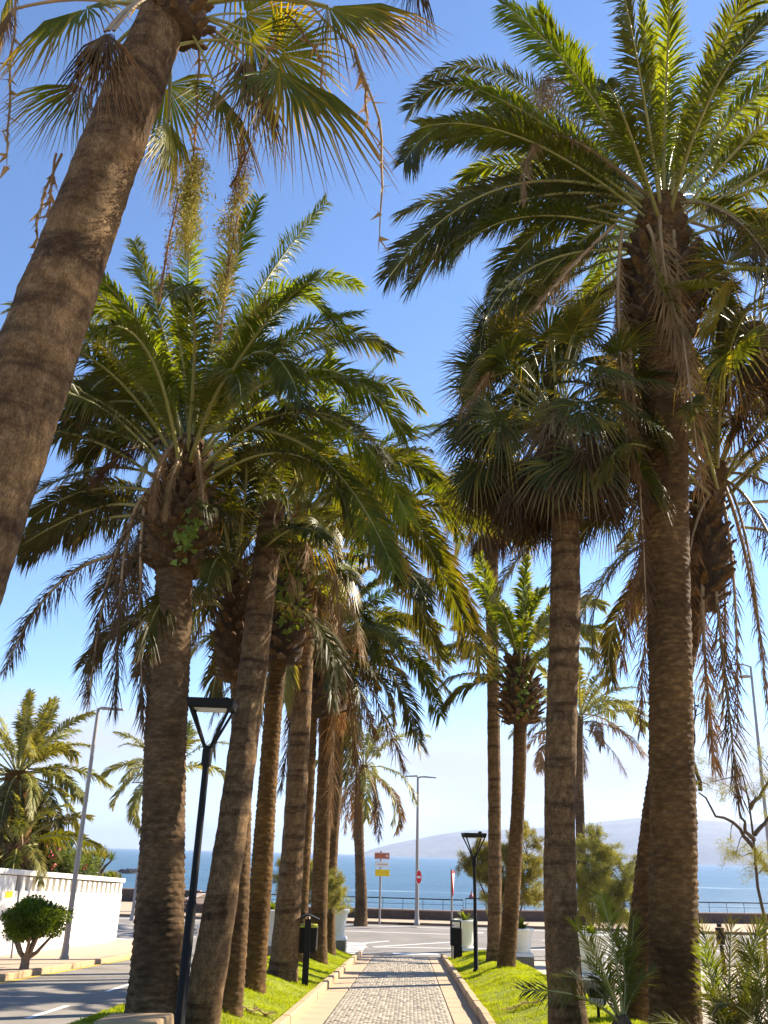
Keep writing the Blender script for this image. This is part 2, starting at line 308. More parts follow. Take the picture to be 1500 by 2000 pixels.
def sea_mat():
    m, n, l, b = nmat('sea_water')
    t = noise(n, l, 0.09, 10, 0.7, sc=(0.30, 1.0, 1)); t2 = noise(n, l, 0.012, 9, 0.75, sc=(0.25, 1.5, 1)); t3 = noise(n, l, 0.03, 9, 0.72, sc=(0.16, 1.2, 1))
    r = ramp(n, l, t2.outputs['Fac'], [(0.3, (0.018, 0.062, 0.105)), (0.7, (0.05, 0.125, 0.175))])
    fo = ramp(n, l, t3.outputs['Fac'], [(0.60, (0, 0, 0)), (0.72, (.8, .8, .8))])
    mx = n.new('ShaderNodeMixRGB'); mx.inputs[2].default_value = (0.70, 0.76, 0.78, 1); l.new(fo.outputs[0], mx.inputs[0]); l.new(r.outputs[0], mx.inputs[1])
    l.new(mx.outputs[0], b.inputs['Base Color']); b.inputs['Roughness'].default_value = 0.35; b.inputs['Specular IOR Level'].default_value = 0.3
    bp = n.new('ShaderNodeBump'); bp.inputs['Strength'].default_value = 1.0; bp.inputs['Distance'].default_value = 2.0
    l.new(t.outputs['Fac'], bp.inputs['Height']); l.new(bp.outputs[0], b.inputs['Normal']); return m
M['sea'] = sea_mat()

# ---------------------------------------------------------------- the setting
RS = random.Random(7)
def sheet(name, mat, x0, x1, ys, zoff, kind='structure', parent=None):
    mb = MB(); vs, fs = [], []
    for y in ys: vs += [(x0, y, base_z(y) + zoff), (x1, y, base_z(y) + zoff)]
    for i in range(len(ys) - 1): fs.append((2 * i, 2 * i + 1, 2 * i + 3, 2 * i + 2))
    mb.add(vs, fs); o = mb.build(name, mat, parent)
    return tag(o, kind=kind)
sheet('ground', M['court'], -70, 70, [-25, 0, 34, 63], -0.03)
sheet('side_road', M['asphalt2'], -8.45, -4.12, [-10, 33.996], 0.0)
sheet('street', M['asphalt'], -70, 70, [34.0, 48.5], 0.0)
sheet('sidewalk', M['pave'], -11.35, -8.60, [-10, 34, 35.6], 0.12)
def bank(name, x0, x1):
    xs = np.linspace(x0, x1, 15); ys = np.linspace(2.05, 33.4, 64); mb = MB()
    mb.add([(x, y, gz(x, y)) for y in ys for x in xs], [(j * 15 + i, j * 15 + i + 1, (j + 1) * 15 + i + 1, (j + 1) * 15 + i) for j in range(63) for i in range(14)])
    return tag(mb.build(name, M['soil'], smooth=True), kind='structure')
bank('lawn_left', -4.0, PL - 0.13); bank('lawn_right', PR + 0.13, 3.3)

SLOPE = math.atan(SL)
def kerb_run(name, x0, x1, y0, y1, h, step, mat, sunk=0.15, sloped=True, along='y', jit=0.008):
    root = tag(empty(name, (0, 0, 0)), kind='structure')
    w, g = abs(x1 - x0), 0.008; n = max(1, int(round((y1 - y0) / step))); st = (y1 - y0) / n
    mb = MB(); b = 0.018
    L, Wd = st - g, w
    pr = [(0, -sunk), (Wd, -sunk), (Wd, h - b), (Wd - b, h), (b, h), (0, h - b)]
    mb.prism(pr, 0, L); me = mb.mesh('kerb_stone', mat)
    for i in range(n):
        o = link('kerb_stone', me, root)
        if along == 'y':
            y = y0 + i * st; o.location = (x0 + RS.uniform(-jit, jit), y, base_z(y) + RS.uniform(-jit, jit)); o.rotation_euler = (SLOPE if sloped else 0, 0, RS.uniform(-.006, .006))
        else:
            o.location = (y0 + i * st, x1, Z_ST + RS.uniform(-jit, jit)); o.rotation_euler = (0, 0, -math.pi / 2)
    return root
kerb_run('path_kerb_left', PL - 0.14, PL, 2, 33.4, 0.15, 0.98, M['kerb'])
kerb_run('path_kerb_right', PR, PR + 0.14, 2, 33.4, 0.15, 0.98, M['kerb'])
kerb_run('side_road_kerb', -4.12, -4.0, 4, 33.4, 0.13, 1.0, M['kerb'])
kerb_run('sidewalk_kerb', -8.60, -8.45, 12, 35.5, 0.125, 1.0, M['kerb'])

path = sheet('path', solid('path_bedding', (0.20, 0.17, 0.13), 0.95, 0.2, 20, 0.3), PL, PR, [2, 33.99], -0.012)
slab_w = 0.42
mbs = MB(); mbs.hexa([(0.004, 0.004, -0.03), (slab_w - 0.004, 0.004, -0.03), (slab_w - 0.004, 0.786, -0.03), (0.004, 0.786, -0.03)],
                     [(0.008, 0.008, 0.006), (slab_w - 0.008, 0.008, 0.006), (slab_w - 0.008, 0.782, 0.006), (0.008, 0.782, 0.006)])
slab_me = mbs.mesh('slab', M['slab'])
for sx in (PL + 0.002, PR - slab_w - 0.002):
    for i in range(32):
        y = 8.4 + i * 0.79
        o = link('slab', slab_me, path); o.location = (sx, y, base_z(y) + RS.uniform(-.002, .002)); o.rotation_euler = (SLOPE, RS.uniform(-.003, .003), 0)
def cobbles():
    rng = np.random.default_rng(5); x0, x1 = PL + slab_w + 0.01, PR - slab_w - 0.01
    pw, pl = 0.13, 0.07; V, T, U = [], [], []; k = 0; j = 0; y = 8.4
    box_t = np.array([[4, 5, 6], [4, 6, 7], [0, 1, 5], [0, 5, 4], [1, 2, 6], [1, 6, 5], [2, 3, 7], [2, 7, 6], [3, 0, 4], [3, 4, 7]])
    while y < 33.6:
        x = x0 - (pw / 2 if j % 2 else 0)
        while x < x1:
            a, b_ = max(x, x0) + 0.002, min(x + pw, x1) - 0.002
            if b_ - a > 0.03:
                h = rng.normal(0, 0.0018, 4) + 0.006 + rng.normal(0, 0.0012); g = rng.uniform(0.001, 0.003); c = 0.006
                ya, yb = y + g, y + pl - g
                P = [(a, ya), (b_, ya), (b_, yb), (a, yb)]; Q = [(a + c, ya + c), (b_ - c, ya + c), (b_ - c, yb - c), (a + c, yb - c)]
                V += [(px_, py_, base_z(py_) - 0.012) for px_, py_ in P] + [(px_, py_, base_z(py_) + hh) for (px_, py_), hh in zip(Q, h)]
                T.append(box_t + k); U += [(rng.uniform(), rng.uniform())] * 0 + [(float(u_), 0.5) for u_ in [rng.uniform()] * 8]; k += 8
            x += pw
        y += pl; j += 1
    o = link('cobbles', tri_mesh('cobbles', V, np.concatenate(T), M['cobble'], uv=U), path); o['kind'] = 'stuff'
cobbles()

# street paint, sheets a few millimetres proud of the asphalt
marks = tag(empty('road_markings', (0, 0, 0)), kind='structure')
def stripe(a, b, w, mat='paint', name='painted_line', lift=0.005):
    a, b = Vector(a), Vector(b); d = (b - a); d.z = 0; d.normalize(); s = Vector((-d.y, d.x, 0)) * w / 2
    MB().add([a - s, b - s, b + s, a + s], [(0, 1, 2, 3)]).build(name, M[mat], marks, loc=(0, 0, lift))
def gp(x, y): p = G(x, y); return (p[0], p[1], base_z(p[1]))
stripe((-60, 47.2, Z_ST), (60, 47.2, Z_ST), 0.16)
stripe((-60, 45.6, Z_ST), (2.5, 43.6, Z_ST), 0.14)
stripe(gp(668, 1853), gp(905, 1839), 0.16)
stripe(gp(668, 1847), gp(760, 1838), 0.14)
stripe((-2.4, 36.7, Z_ST), (7, 37.9, Z_ST), 0.16)
stripe((7, 39.2, Z_ST), (30, 40.2, Z_ST), 0.16); stripe((6, 41.8, Z_ST), (30, 42.2, Z_ST), 0.14)
stripe((-30, 40.2, Z_ST), (-9, 38.6, Z_ST), 0.15); stripe((-26, 43.2, Z_ST), (-10, 41.8, Z_ST), 0.15); stripe((-24, 37.2, Z_ST), (-10, 37.0, Z_ST), 0.4)
for i in range(7): stripe((-4.2 + i * 0.02, 34.35 + i * 0.62, Z_ST), (-1.75 + 0.0 * i, 34.35 + i * 0.62, Z_ST), 0.30, name='crossing_bar', lift=.009)
stripe((-0.6, 34.6, Z_ST), (1.1, 34.75, Z_ST), 0.5, name='stop_bar', lift=.013); stripe((2.0, 44.9, Z_ST), (3.6, 44.9, Z_ST), 0.5, name='stop_bar', lift=.013)
for a, b in [((52, 1990), (132, 1965)), ((208, 1937), (262, 1920))]:
    stripe(gp(*a), gp(*b), 0.11)
stripe((-8.33, 12, base_z(12)), (-8.33, 33.9, base_z(33.9)), 0.12, 'paint_y')

# promenade beyond the street, sea wall, railing, sea
prom_pts = [(-70, 61), (-14, 60), (-13, 51.35), (3, 51.0), (26, 57), (70, 62)]
mb = MB(); mb.add([(-70, 48.66, Z_ST + .12), (70, 48.66, Z_ST + .12)] + [(x, y, Z_ST + .12) for x, y in reversed(prom_pts)], [tuple(range(8))])
tag(mb.build('promenade', M['pave']), kind='structure')
kerb_run('promenade_kerb', 0, 0.16, -28, 30, 0.125, 1.2, solid('street_kerb', (0.17, 0.115, 0.085), 0.9, 0.2, 4, 0.3), along='x')
for o in bpy.data.objects['promenade_kerb'].children: o.location.y = 48.66
def wall_seg(a, b, h, mb, cap, th=0.35):
    a, b = Vector((*a, 0)), Vector((*b, 0)); d = (b - a).normalized(); s = Vector((-d.y, d.x, 0)) * th; z0, z1 = Z_ST - 7, Z_ST + .12 + h
    q = [a, b, b + s, a + s]
    mb.hexa([(p.x, p.y, z0) for p in q], [(p.x, p.y, z1) for p in q])
    s2 = s.normalized() * 0.04; q = [a - s2, b - s2, b + s + s2, a + s + s2]
    cap.hexa([(p.x, p.y, z1 + .002) for p in q], [(p.x, p.y, z1 + .07) for p in q])
for seg, h, lab in [((prom_pts[0], prom_pts[1]), 0.72, 'dark stone sea wall with pinkish cap beyond the side road'), ((prom_pts[1], prom_pts[2]), 0.6, 'short return of the dark sea wall behind the white garden wall end'),
               ((prom_pts[2], prom_pts[3]), 0.42, 'low dark sea wall behind the direction signs at the end of the path'), ((prom_pts[3], prom_pts[4]), 0.50, 'dark sea wall running right behind the feathery bushes'), ((prom_pts[4], prom_pts[5]), 0.5, 'far right stretch of dark sea wall')]:
    r = empty('sea_wall', (seg[0][0], seg[0][1], Z_ST + .12), lab, 'wall', 'sea walls'); mb, cp = MB(), MB(); wall_seg(seg[0], seg[1], h, mb, cp)
    off = (-seg[0][0], -seg[0][1], -Z_ST - .12)
    mb.build('wall', M['seawall'], r, loc=off); cp.build('cap', M['seacap'], r, loc=off)
def railing(a, b, n, h0, label):
    a, b = Vector((*a, Z_ST + .12 + h0 + .07)), Vector((*b, Z_ST + .12 + h0 + .07)); r = empty('railing', a, label, 'railing', 'sea railings'); d = b - a
    dn = d.normalized(); off = Vector((-dn.y, dn.x, 0)) * 0.17
    pm = MB().tube([(0, 0, 0), (0, 0, .53)], 0.014, 6).mesh('post', M['black'])
    for i in range(n + 1):
        link('post', pm, r, d * (i / n) + off)
    MB().tube([off + Vector((0, 0, .55)), d + off + Vector((0, 0, .55))], 0.03, 8).build('top_rail', M['black'], r)
    MB().tube([off + Vector((0, 0, .28)), d + off + Vector((0, 0, .28))], 0.010, 6).build('mid_rail', M['black'], r)
railing((-12.8, 51.35), (3, 51.0), 14, .42, 'thin black railing on the sea wall behind the street signs')
railing((3.2, 51.05), (26, 57), 20, .50, 'thin black railing on the sea wall at the right')
def sea():
    ys = np.concatenate([np.linspace(45, 600, 12), np.geomspace(700, 21000, 14)]); xs = np.linspace(-21000, 21000, 29); n = len(xs)
    mb = MB(); mb.add([(x, y, SEA_Z) for y in ys for x in xs], [(j * n + i, j * n + i + 1, (j + 1) * n + i + 1, (j + 1) * n + i) for j in range(len(ys) - 1) for i in range(n - 1)])
    tag(mb.build('sea', M['sea']), kind='structure')
sea()
def hills():
    rng = np.random.default_rng(3); na, nd = 110, 16; az = np.radians(np.linspace(-3.4, 42, na)); vs = []
    prof = np.interp(np.degrees(az), [-3.4, -2.6, 0, 4, 8, 12, 16, 20, 25, 32, 42], [0, 40, 125, 195, 240, 300, 330, 290, 300, 330, 340])
    for k, f in ((2.1, 12), (5.3, 8), (11, 4), (23, 2)): prof = prof + f * np.sin(az * k * 6 + k) * np.clip(prof / 60, 0, 1)
    for j in range(nd):
        t = j / (nd - 1); d = 6000 + 2600 * t; s = math.sin(math.pi * t) ** 0.8
        for i in range(na): vs.append((d * math.sin(az[i]), d * math.cos(az[i]), SEA_Z - 3 + max(0, prof[i]) * s * 1.05))
    fs = [(j * na + i, j * na + i + 1, (j + 1) * na + i + 1, (j + 1) * na + i) for j in range(nd - 1) for i in range(na - 1)]
    tag(MB().add(vs, fs).build('hills', M['hill'], smooth=True), kind='structure')
hills()
def haze():
    m = bpy.data.materials.new('haze_air'); m.use_nodes = True; n, l = m.node_tree.nodes, m.node_tree.links; n.clear()
    o = n.new('ShaderNodeOutputMaterial'); v = n.new('ShaderNodeVolumePrincipled'); v.inputs['Density'].default_value = 0.00011; v.inputs['Color'].default_value = (0.48, 0.56, 0.78, 1); v.inputs['Anisotropy'].default_value = 0.2
    l.new(v.outputs[0], o.inputs['Volume'])
    ob = MB().box(-22500, 22500, -60, 22500, SEA_Z - 5, 430).build('haze', m); tag(ob, kind='stuff')
haze()

# ---------------------------------------------------------------- palms: geometry
UP = np.array([0, 0, 1.0]); CAMP = np.array([0, 0, H])
def nrm(a): return a / (np.linalg.norm(a, axis=-1, keepdims=True) + 1e-9)
def resample(C, n):
    d = np.r_[0, np.cumsum(np.linalg.norm(np.diff(C, axis=0), axis=1))]; t = np.linspace(0, d[-1], n)
    return np.stack([np.interp(t, d, C[:, k]) for k in range(3)], 1), d[-1]
def bez(a, b, c, n=24):
    t = np.linspace(0, 1, n)[:, None]; return (1 - t) ** 2 * a + 2 * t * (1 - t) * b + t * t * c
def tube_geo(P, B, N, r, k=5, flat=0.7):
    n = len(P); an = np.linspace(0, 2 * np.pi, k, endpoint=False)
    V = (P[:, None] + r[:, None, None] * (np.cos(an)[None, :, None] * B[:, None] + flat * np.sin(an)[None, :, None] * N[:, None])).reshape(-1, 3)
    i = np.arange(n - 1)[:, None] * k; j = np.arange(k)[None]; j2 = (j + 1) % k
    a, b, c, d = (i + j).ravel(), (i + j2).ravel(), (i + k + j2).ravel(), (i + k + j).ravel()
    return V, np.concatenate([np.stack([a, b, c], 1), np.stack([a, c, d], 1)])
def frond_geo(C, rng, nl=60, ll=0.5, lw=0.034, vee=25, sag=0.35, pet=0.10, twist=0.0, hang=0.0, head=None, r0=0.035, a0=62, a1=30, face=0.0, roll=0.0):
    P, L = resample(C, 18); n = len(P); s = np.linspace(0, 1, n)
    T = nrm(np.gradient(P, axis=0)); h = (P[-1] - P[0]) * np.array([1, 1, 0]) if head is None else head
    if np.linalg.norm(h) < 0.15 * L and head is None: a = rng.uniform(0, 6.28); h = np.array([math.cos(a), math.sin(a), 0])
    B0 = nrm(np.cross(nrm(h), UP)); B = nrm(B0 - (T @ B0)[:, None] * T); N = nrm(np.cross(B, T))
    if face:
        Bf = nrm(np.cross(T, P - CAMP)); Bf = Bf * np.sign((Bf * B).sum(1, keepdims=True) + 1e-6); B = nrm(B * (1 - face) + Bf * face); B = nrm(B - (B * T).sum(1, keepdims=True) * T); N = nrm(np.cross(B, T))
    tw = (roll + twist * s)[:, None]; B, N = B * np.cos(tw) + N * np.sin(tw), N * np.cos(tw) - B * np.sin(tw)
    V0, T0 = tube_geo(P, B, N, r0 * (1 - s) ** 0.9 + 0.005, 5)
    nl = int(nl * 2.3); lw = lw * 0.98; ll = ll * 1.02
    Vs, Ts, Us, Ms = [V0], [T0], [np.stack([np.repeat(s, 5), np.zeros(n * 5)], 1)], [np.ones(len(T0), int)]
    off = len(V0)
    for sd in (-1, 1):
        ss = np.clip(np.linspace(pet, 0.995, nl) + rng.normal(0, 0.35 / nl, nl), pet * .8, 1)
        ip = lambda A: np.stack([np.interp(ss, s, A[:, k]) for k in range(3)], 1)
        p, t, b, nn = ip(P), nrm(ip(T)), nrm(ip(B)), nrm(ip(N))
        q = (ss - pet) / (1 - pet)
        f = np.interp(q, [0, .06, .2, .45, .75, .93, 1], [.22, .42, .85, 1.0, .92, .70, .50]) * rng.uniform(.85, 1.12, nl)
        a = np.radians(np.interp(q, [0, 1], [a0, a1]) + rng.normal(0, 6, nl)); v = np.radians(vee + rng.normal(0, 13, nl) + 14 * np.sin(q * rng.uniform(8, 20) + rng.uniform(0, 6))); a = a + .16 * np.sin(q * rng.uniform(10, 26) + rng.uniform(0, 6)); f = f * np.where(rng.uniform(0, 1, nl) < .07, rng.uniform(.25, .6, nl), 1) * (1 + .12 * np.sin(q * rng.uniform(6, 18) + rng.uniform(0, 6)))
        d = t * np.cos(a)[:, None] + (sd * b * np.cos(v)[:, None] + nn * np.sin(v)[:, None]) * np.sin(a)[:, None]
        if hang: d = nrm(d * (1 - hang) + hang * np.array([0, 0, -1.0]) + rng.normal(0, .22, (nl, 3)))
        l = (ll * f)[:, None]; w = lw * np.interp(f, [0, 1], [.55, 1])[:, None] * rng.uniform(.8, 1.15, (nl, 1))
        g = np.array([0, 0, -1.0])
        m1 = p + d * l * .45 + g * l * sag * .16; tip = p + d * l * (1 - .12 * sag) + g * l * sag * rng.uniform(.7, 1.3, (nl, 1))
        wd = nrm(np.cross(d, nn) + rng.normal(0, .12, (nl, 3)))
        V = np.stack([p - wd * w * .28, p + wd * w * .28, m1 - wd * w * .5, m1 + wd * w * .5, tip], 1).reshape(-1, 3)
        k = np.arange(nl)[:, None] * 5 + off
        Tt = np.concatenate([k + np.array([[0, 1, 3]]), k + np.array([[0, 3, 2]]), k + np.array([[2, 3, 4]])])
        U = np.stack([np.repeat(ss, 5), np.tile([0.05, .05, .5, .5, 1.0], nl)], 1)
        Vs.append(V); Ts.append(Tt); Us.append(U); Ms.append(np.zeros(len(Tt), int)); off += len(V)
    return np.concatenate(Vs), np.concatenate(Ts), np.concatenate(Us), np.concatenate(Ms)
def fan_geo(C, A, Nn, R, rng, nseg=40, spread=112, droop=0.35, fold=0.0, r0=0.018):
    P, L = resample(C, 10); s = np.linspace(0, 1, 10); T = nrm(np.gradient(P, axis=0))
    side = nrm(np.cross(T[0], UP) + np.array([1e-3, 0, 0])); B = nrm(side - (T @ side)[:, None] * T); N = np.cross(B, T)
    V0, T0 = tube_geo(P, B, N, r0 * (1 - .35 * s), 5, .6)
    Vs, Ts, Us, Ms = [V0], [T0], [np.stack([np.repeat(s, 5), np.zeros(50)], 1)], [np.ones(len(T0), int)]
    hub = P[-1]; A = nrm(A); Nn = nrm(Nn - (Nn @ A) * A); S = np.cross(A, Nn)
    ph = np.radians(np.linspace(-spread, spread, nseg) + rng.normal(0, spread / nseg * .25, nseg)); dp = np.radians(2 * spread / nseg)
    ln = R * (0.80 + 0.20 * np.cos(ph * .8)) * rng.uniform(.86, 1.06, nseg)
    d = np.cos(ph)[:, None] * A + np.sin(ph)[:, None] * S; w = -np.sin(ph)[:, None] * A + np.cos(ph)[:, None] * S
    cup = Nn[None] * 0.10 * R
    g = np.array([0, 0, -1.0])
    def st(fr, wf, lift, gr):
        c = hub + d * (ln * fr)[:, None] + cup * (1 - abs(2 * fr - 1)) * .6 + g * (droop * ln * gr)[:, None] * rng.uniform(.6, 1.4, (nseg, 1))
        if fold: c = c + rng.normal(0, fold * R * fr, (nseg, 3))
        hw = (ln * np.sin(dp / 2) * wf)[:, None]
        return [c - w * hw, c + Nn * (lift * R), c + w * hw]
    st0 = st(.05, .06, .0, 0); st1 = st(.42, .40, .018, .02); st2 = st(.66, .27, .012, .12); tip = st(1.0, 0, 0, .55)[1]
    V = np.stack(st0 + st1 + st2 + [tip], 1).reshape(-1, 3); k = np.arange(nseg)[:, None] * 10 + 50
    q = [(0, 1, 4), (0, 4, 3), (1, 2, 5), (1, 5, 4), (3, 4, 7), (3, 7, 6), (4, 5, 8), (4, 8, 7), (6, 7, 9), (7, 8, 9)]
    Tt = np.concatenate([k + np.array([x]) for x in q])
    U = np.stack([np.repeat((ph / np.radians(spread) + 1) / 2, 10), np.tile([0, 0, 0, .42, .42, .42, .68, .68, .68, 1.0], nseg)], 1)
    return np.concatenate([V0, V]), np.concatenate([T0, Tt]), np.concatenate([Us[0], U]), np.concatenate([Ms[0], np.zeros(len(Tt), int)])
def lump(x, y, z, rng, f, n=6):
    o = 0
    for _ in range(n):
        k = rng.normal(0, f, 3); o = o + np.sin(k[0] * x + k[1] * y + k[2] * z + rng.uniform(0, 6.28))
    return o / n
def trunk_geo(P, R, kind, rng, ring=0.02, nseg=56, amp=0.018, flare=0.10):
    P = np.asarray(P, float); R = np.asarray(R, float); k = len(P)
    t = np.r_[0, np.cumsum(np.linalg.norm(np.diff(P, axis=0), axis=1))]; L = t[-1]; deg = min(3, k - 1)
    n = max(12, int(L / ring)); w = np.linspace(0, L, n)
    C = np.stack([np.polyval(np.polyfit(t, P[:, i], deg), w) for i in range(3)], 1); r = np.interp(w, t, R)
    kk = max(1, int(n * .08)); pad = np.pad(r, kk, mode='edge'); r = np.convolve(pad, np.ones(2 * kk + 1) / (2 * kk + 1), 'valid')
    r = r * (1 + flare * np.exp(-w / .20) + flare * .5 * np.exp(-w / .6))
    u = np.arange(nseg) / nseg; W, Ug = np.meshgrid(w, u, indexing='ij'); ca, sa = np.cos(2 * np.pi * Ug), np.sin(2 * np.pi * Ug)
    X, Yy = ca * r[:, None], sa * r[:, None]
    D = 0.035 * r.mean() * lump(X * 2, Yy * 2, W, rng, 1.6) * 2
    if kind == 'date':
        pitch = 0.082; nc = max(6, round(2 * math.pi * r.mean() / 0.15)); q = W / pitch + 0.35 * np.sin(2 * np.pi * Ug * 2 + 1) * .4; row = np.floor(q); b = q - row
        c = Ug * nc + 0.5 * (row % 2); ci = np.floor(c); a = c - ci - .5
        hsh = np.modf(np.sin(row * 12.9898 + (ci % nc) * 78.233) * 43758.5453)[0]
        D = D + amp * ((1 - b) ** .7 * (1 - (2 * a) ** 2 * .7) - .45) * (1 + .55 * hsh) + amp * .5 * lump(X * 9, Yy * 9, W * 9, rng, 3)
    else:
        D = D + amp * .10 * np.sin(2 * np.pi * (W / 0.075 + 1.5 * lump(X * 3, Yy * 3, W * .5, rng, 2))) + amp * .5 * lump(X * 20, Yy * 20, W * 9, rng, 3) + amp * .5 * lump(X * 8, Yy * 8, W * 3, rng, 3) + amp * .9 * np.sin(2 * np.pi * W / 0.62 + 2 * lump(X, Yy, W * 2, rng, 1)) ** 3 * .4
    rr = r[:, None] + D
    V = np.stack([C[:, 0:1] + ca * rr, C[:, 1:2] + sa * rr, np.repeat(C[:, 2:3], nseg, 1)], -1).reshape(-1, 3)
    i = np.arange(n - 1)[:, None] * nseg; j = np.arange(nseg)[None]; j2 = (j + 1) % nseg
    a_, b_, c_, d_ = (i + j).ravel(), (i + j2).ravel(), (i + nseg + j2).ravel(), (i + nseg + j).ravel()
    return V, np.concatenate([np.stack([a_, b_, c_], 1), np.stack([a_, c_, d_], 1)])
def put(name, geo, mats, parent, o3, smooth=False):
    V, T, U, MI = geo
    return link(name, tri_mesh(name, V - o3, T, mats, MI, U, smooth), parent)

mb = MB()                                  # one cut leaf base, shared by every crown boss
pr = [(-.11, 0, 0.0), (.11, 0, .0), (.11, .0, 0.0)]
mb.hexa([(-.035, -.115, -.06), (.03, -.10, -.06), (.03, .10, -.06), (-.035, .115, -.06)], [(.0, -.085, .14), (.055, -.07, .14), (.055, .07, .14), (.0, .085, .14)])
mb.hexa([(.0, -.085, .141), (.055, -.07, .141), (.055, .07, .141), (.0, .085, .141)], [(.045, -.05, .285), (.075, -.04, .265), (.075, .04, .265), (.045, .05, .285)])
STUB = mb.mesh('leaf_stub', M['stub'])

def trunk_points(px, Y, w_px, base):
    P, R = [], []
    for i, (x, y, w, *dy) in enumerate(px):
        p = at(x, y, Y + (dy[0] if dy else 0)); P.append(p); R.append(w * 0.5 * mpp(p))
    d = P[0] - P[1]                         # carry the trunk on down to the ground
    t = (P[0][2] - (base_z(P[0][1]) + 0.0)) / max(1e-3, -nrm(d)[2]); b = P[0] + nrm(d) * t if P[0][2] > base_z(P[0][1]) else P[0]
    b[2] = gz(b[0], b[1]) - 0.06
    if np.linalg.norm(b - P[0]) > 0.15: P.insert(0, b); R.insert(0, R[0])
    else: P[0] = b
    return np.array(P), np.array(R)

def crown_boss(root, o3, c0, c1, r, rng, n=100, shaggy=0):
    c0, c1 = np.asarray(c0), np.asarray(c1); hgt = np.linalg.norm(c1 - c0); ns, nr = 28, 26; V = []
    for i in range(nr):
        t = i / (nr - 1); c = c0 + (c1 - c0) * t; rr = r * (0.55 + .45 * math.sin(math.pi * min(1, t * 1.25 + .08)) ** .5) * (1 if t < .8 else 1 - .8 * (t - .8)) * .88
        for k in range(ns):
            a = 2 * math.pi * k / ns; q = rr * (1 + .07 * math.sin(5 * a + 9 * t) + rng.normal(0, .03)); V.append(c + np.array([math.cos(a) * q, math.sin(a) * q, 0]) - o3)
    T = [];
    for i in range(nr - 1):
        for k in range(ns): a, b, c, d = i * ns + k, i * ns + (k + 1) % ns, (i + 1) * ns + (k + 1) % ns, (i + 1) * ns + k; T += [(a, b, c), (a, c, d)]
    for k in range(1, ns - 1): T += [(0, k + 1, k), ((nr - 1) * ns, (nr - 1) * ns + k, (nr - 1) * ns + k + 1)]
    bo = link('crown_boss', tri_mesh('crown_boss', V, T, M['boss']), root)
    for i in range(n):
        t = (i + .3) / n; c = c0 + (c1 - c0) * t - o3; a = i * 2.39996 + rng.normal(0, .06)
        rr = r * (0.55 + .45 * math.sin(math.pi * min(1, t * 1.25 + .08)) ** .5) * (1 if t < .8 else 1 - .8 * (t - .8)) * .86
        o = link('leaf_stub', STUB, bo); o.location = Vector(c) + Vector((math.cos(a) * rr, math.sin(a) * rr, rng.normal(0, .02)))
        s = min(1.0, r / .62) * rng.uniform(.7, 1.15); o.scale = (s * 1.1, s, s * rng.uniform(.7, 1.35))
        o.rotation_euler = (rng.normal(0, .12), math.radians(62 - 38 * t) + rng.normal(0, .14), a + rng.normal(0, .15))
    return bo

def rand_curve(c, az, e0, L, D, rng, pw=1.35, n=18):
    s = np.linspace(0, 1, n); th = np.radians(e0 - D * s ** pw); az = az + np.radians(rng.normal(0, 10)) * s ** 2
    st = np.stack([np.cos(th) * np.cos(az), np.cos(th) * np.sin(az), np.sin(th)], 1) * (L / (n - 1)); st[0] = 0
    return c + np.cumsum(st, 0)

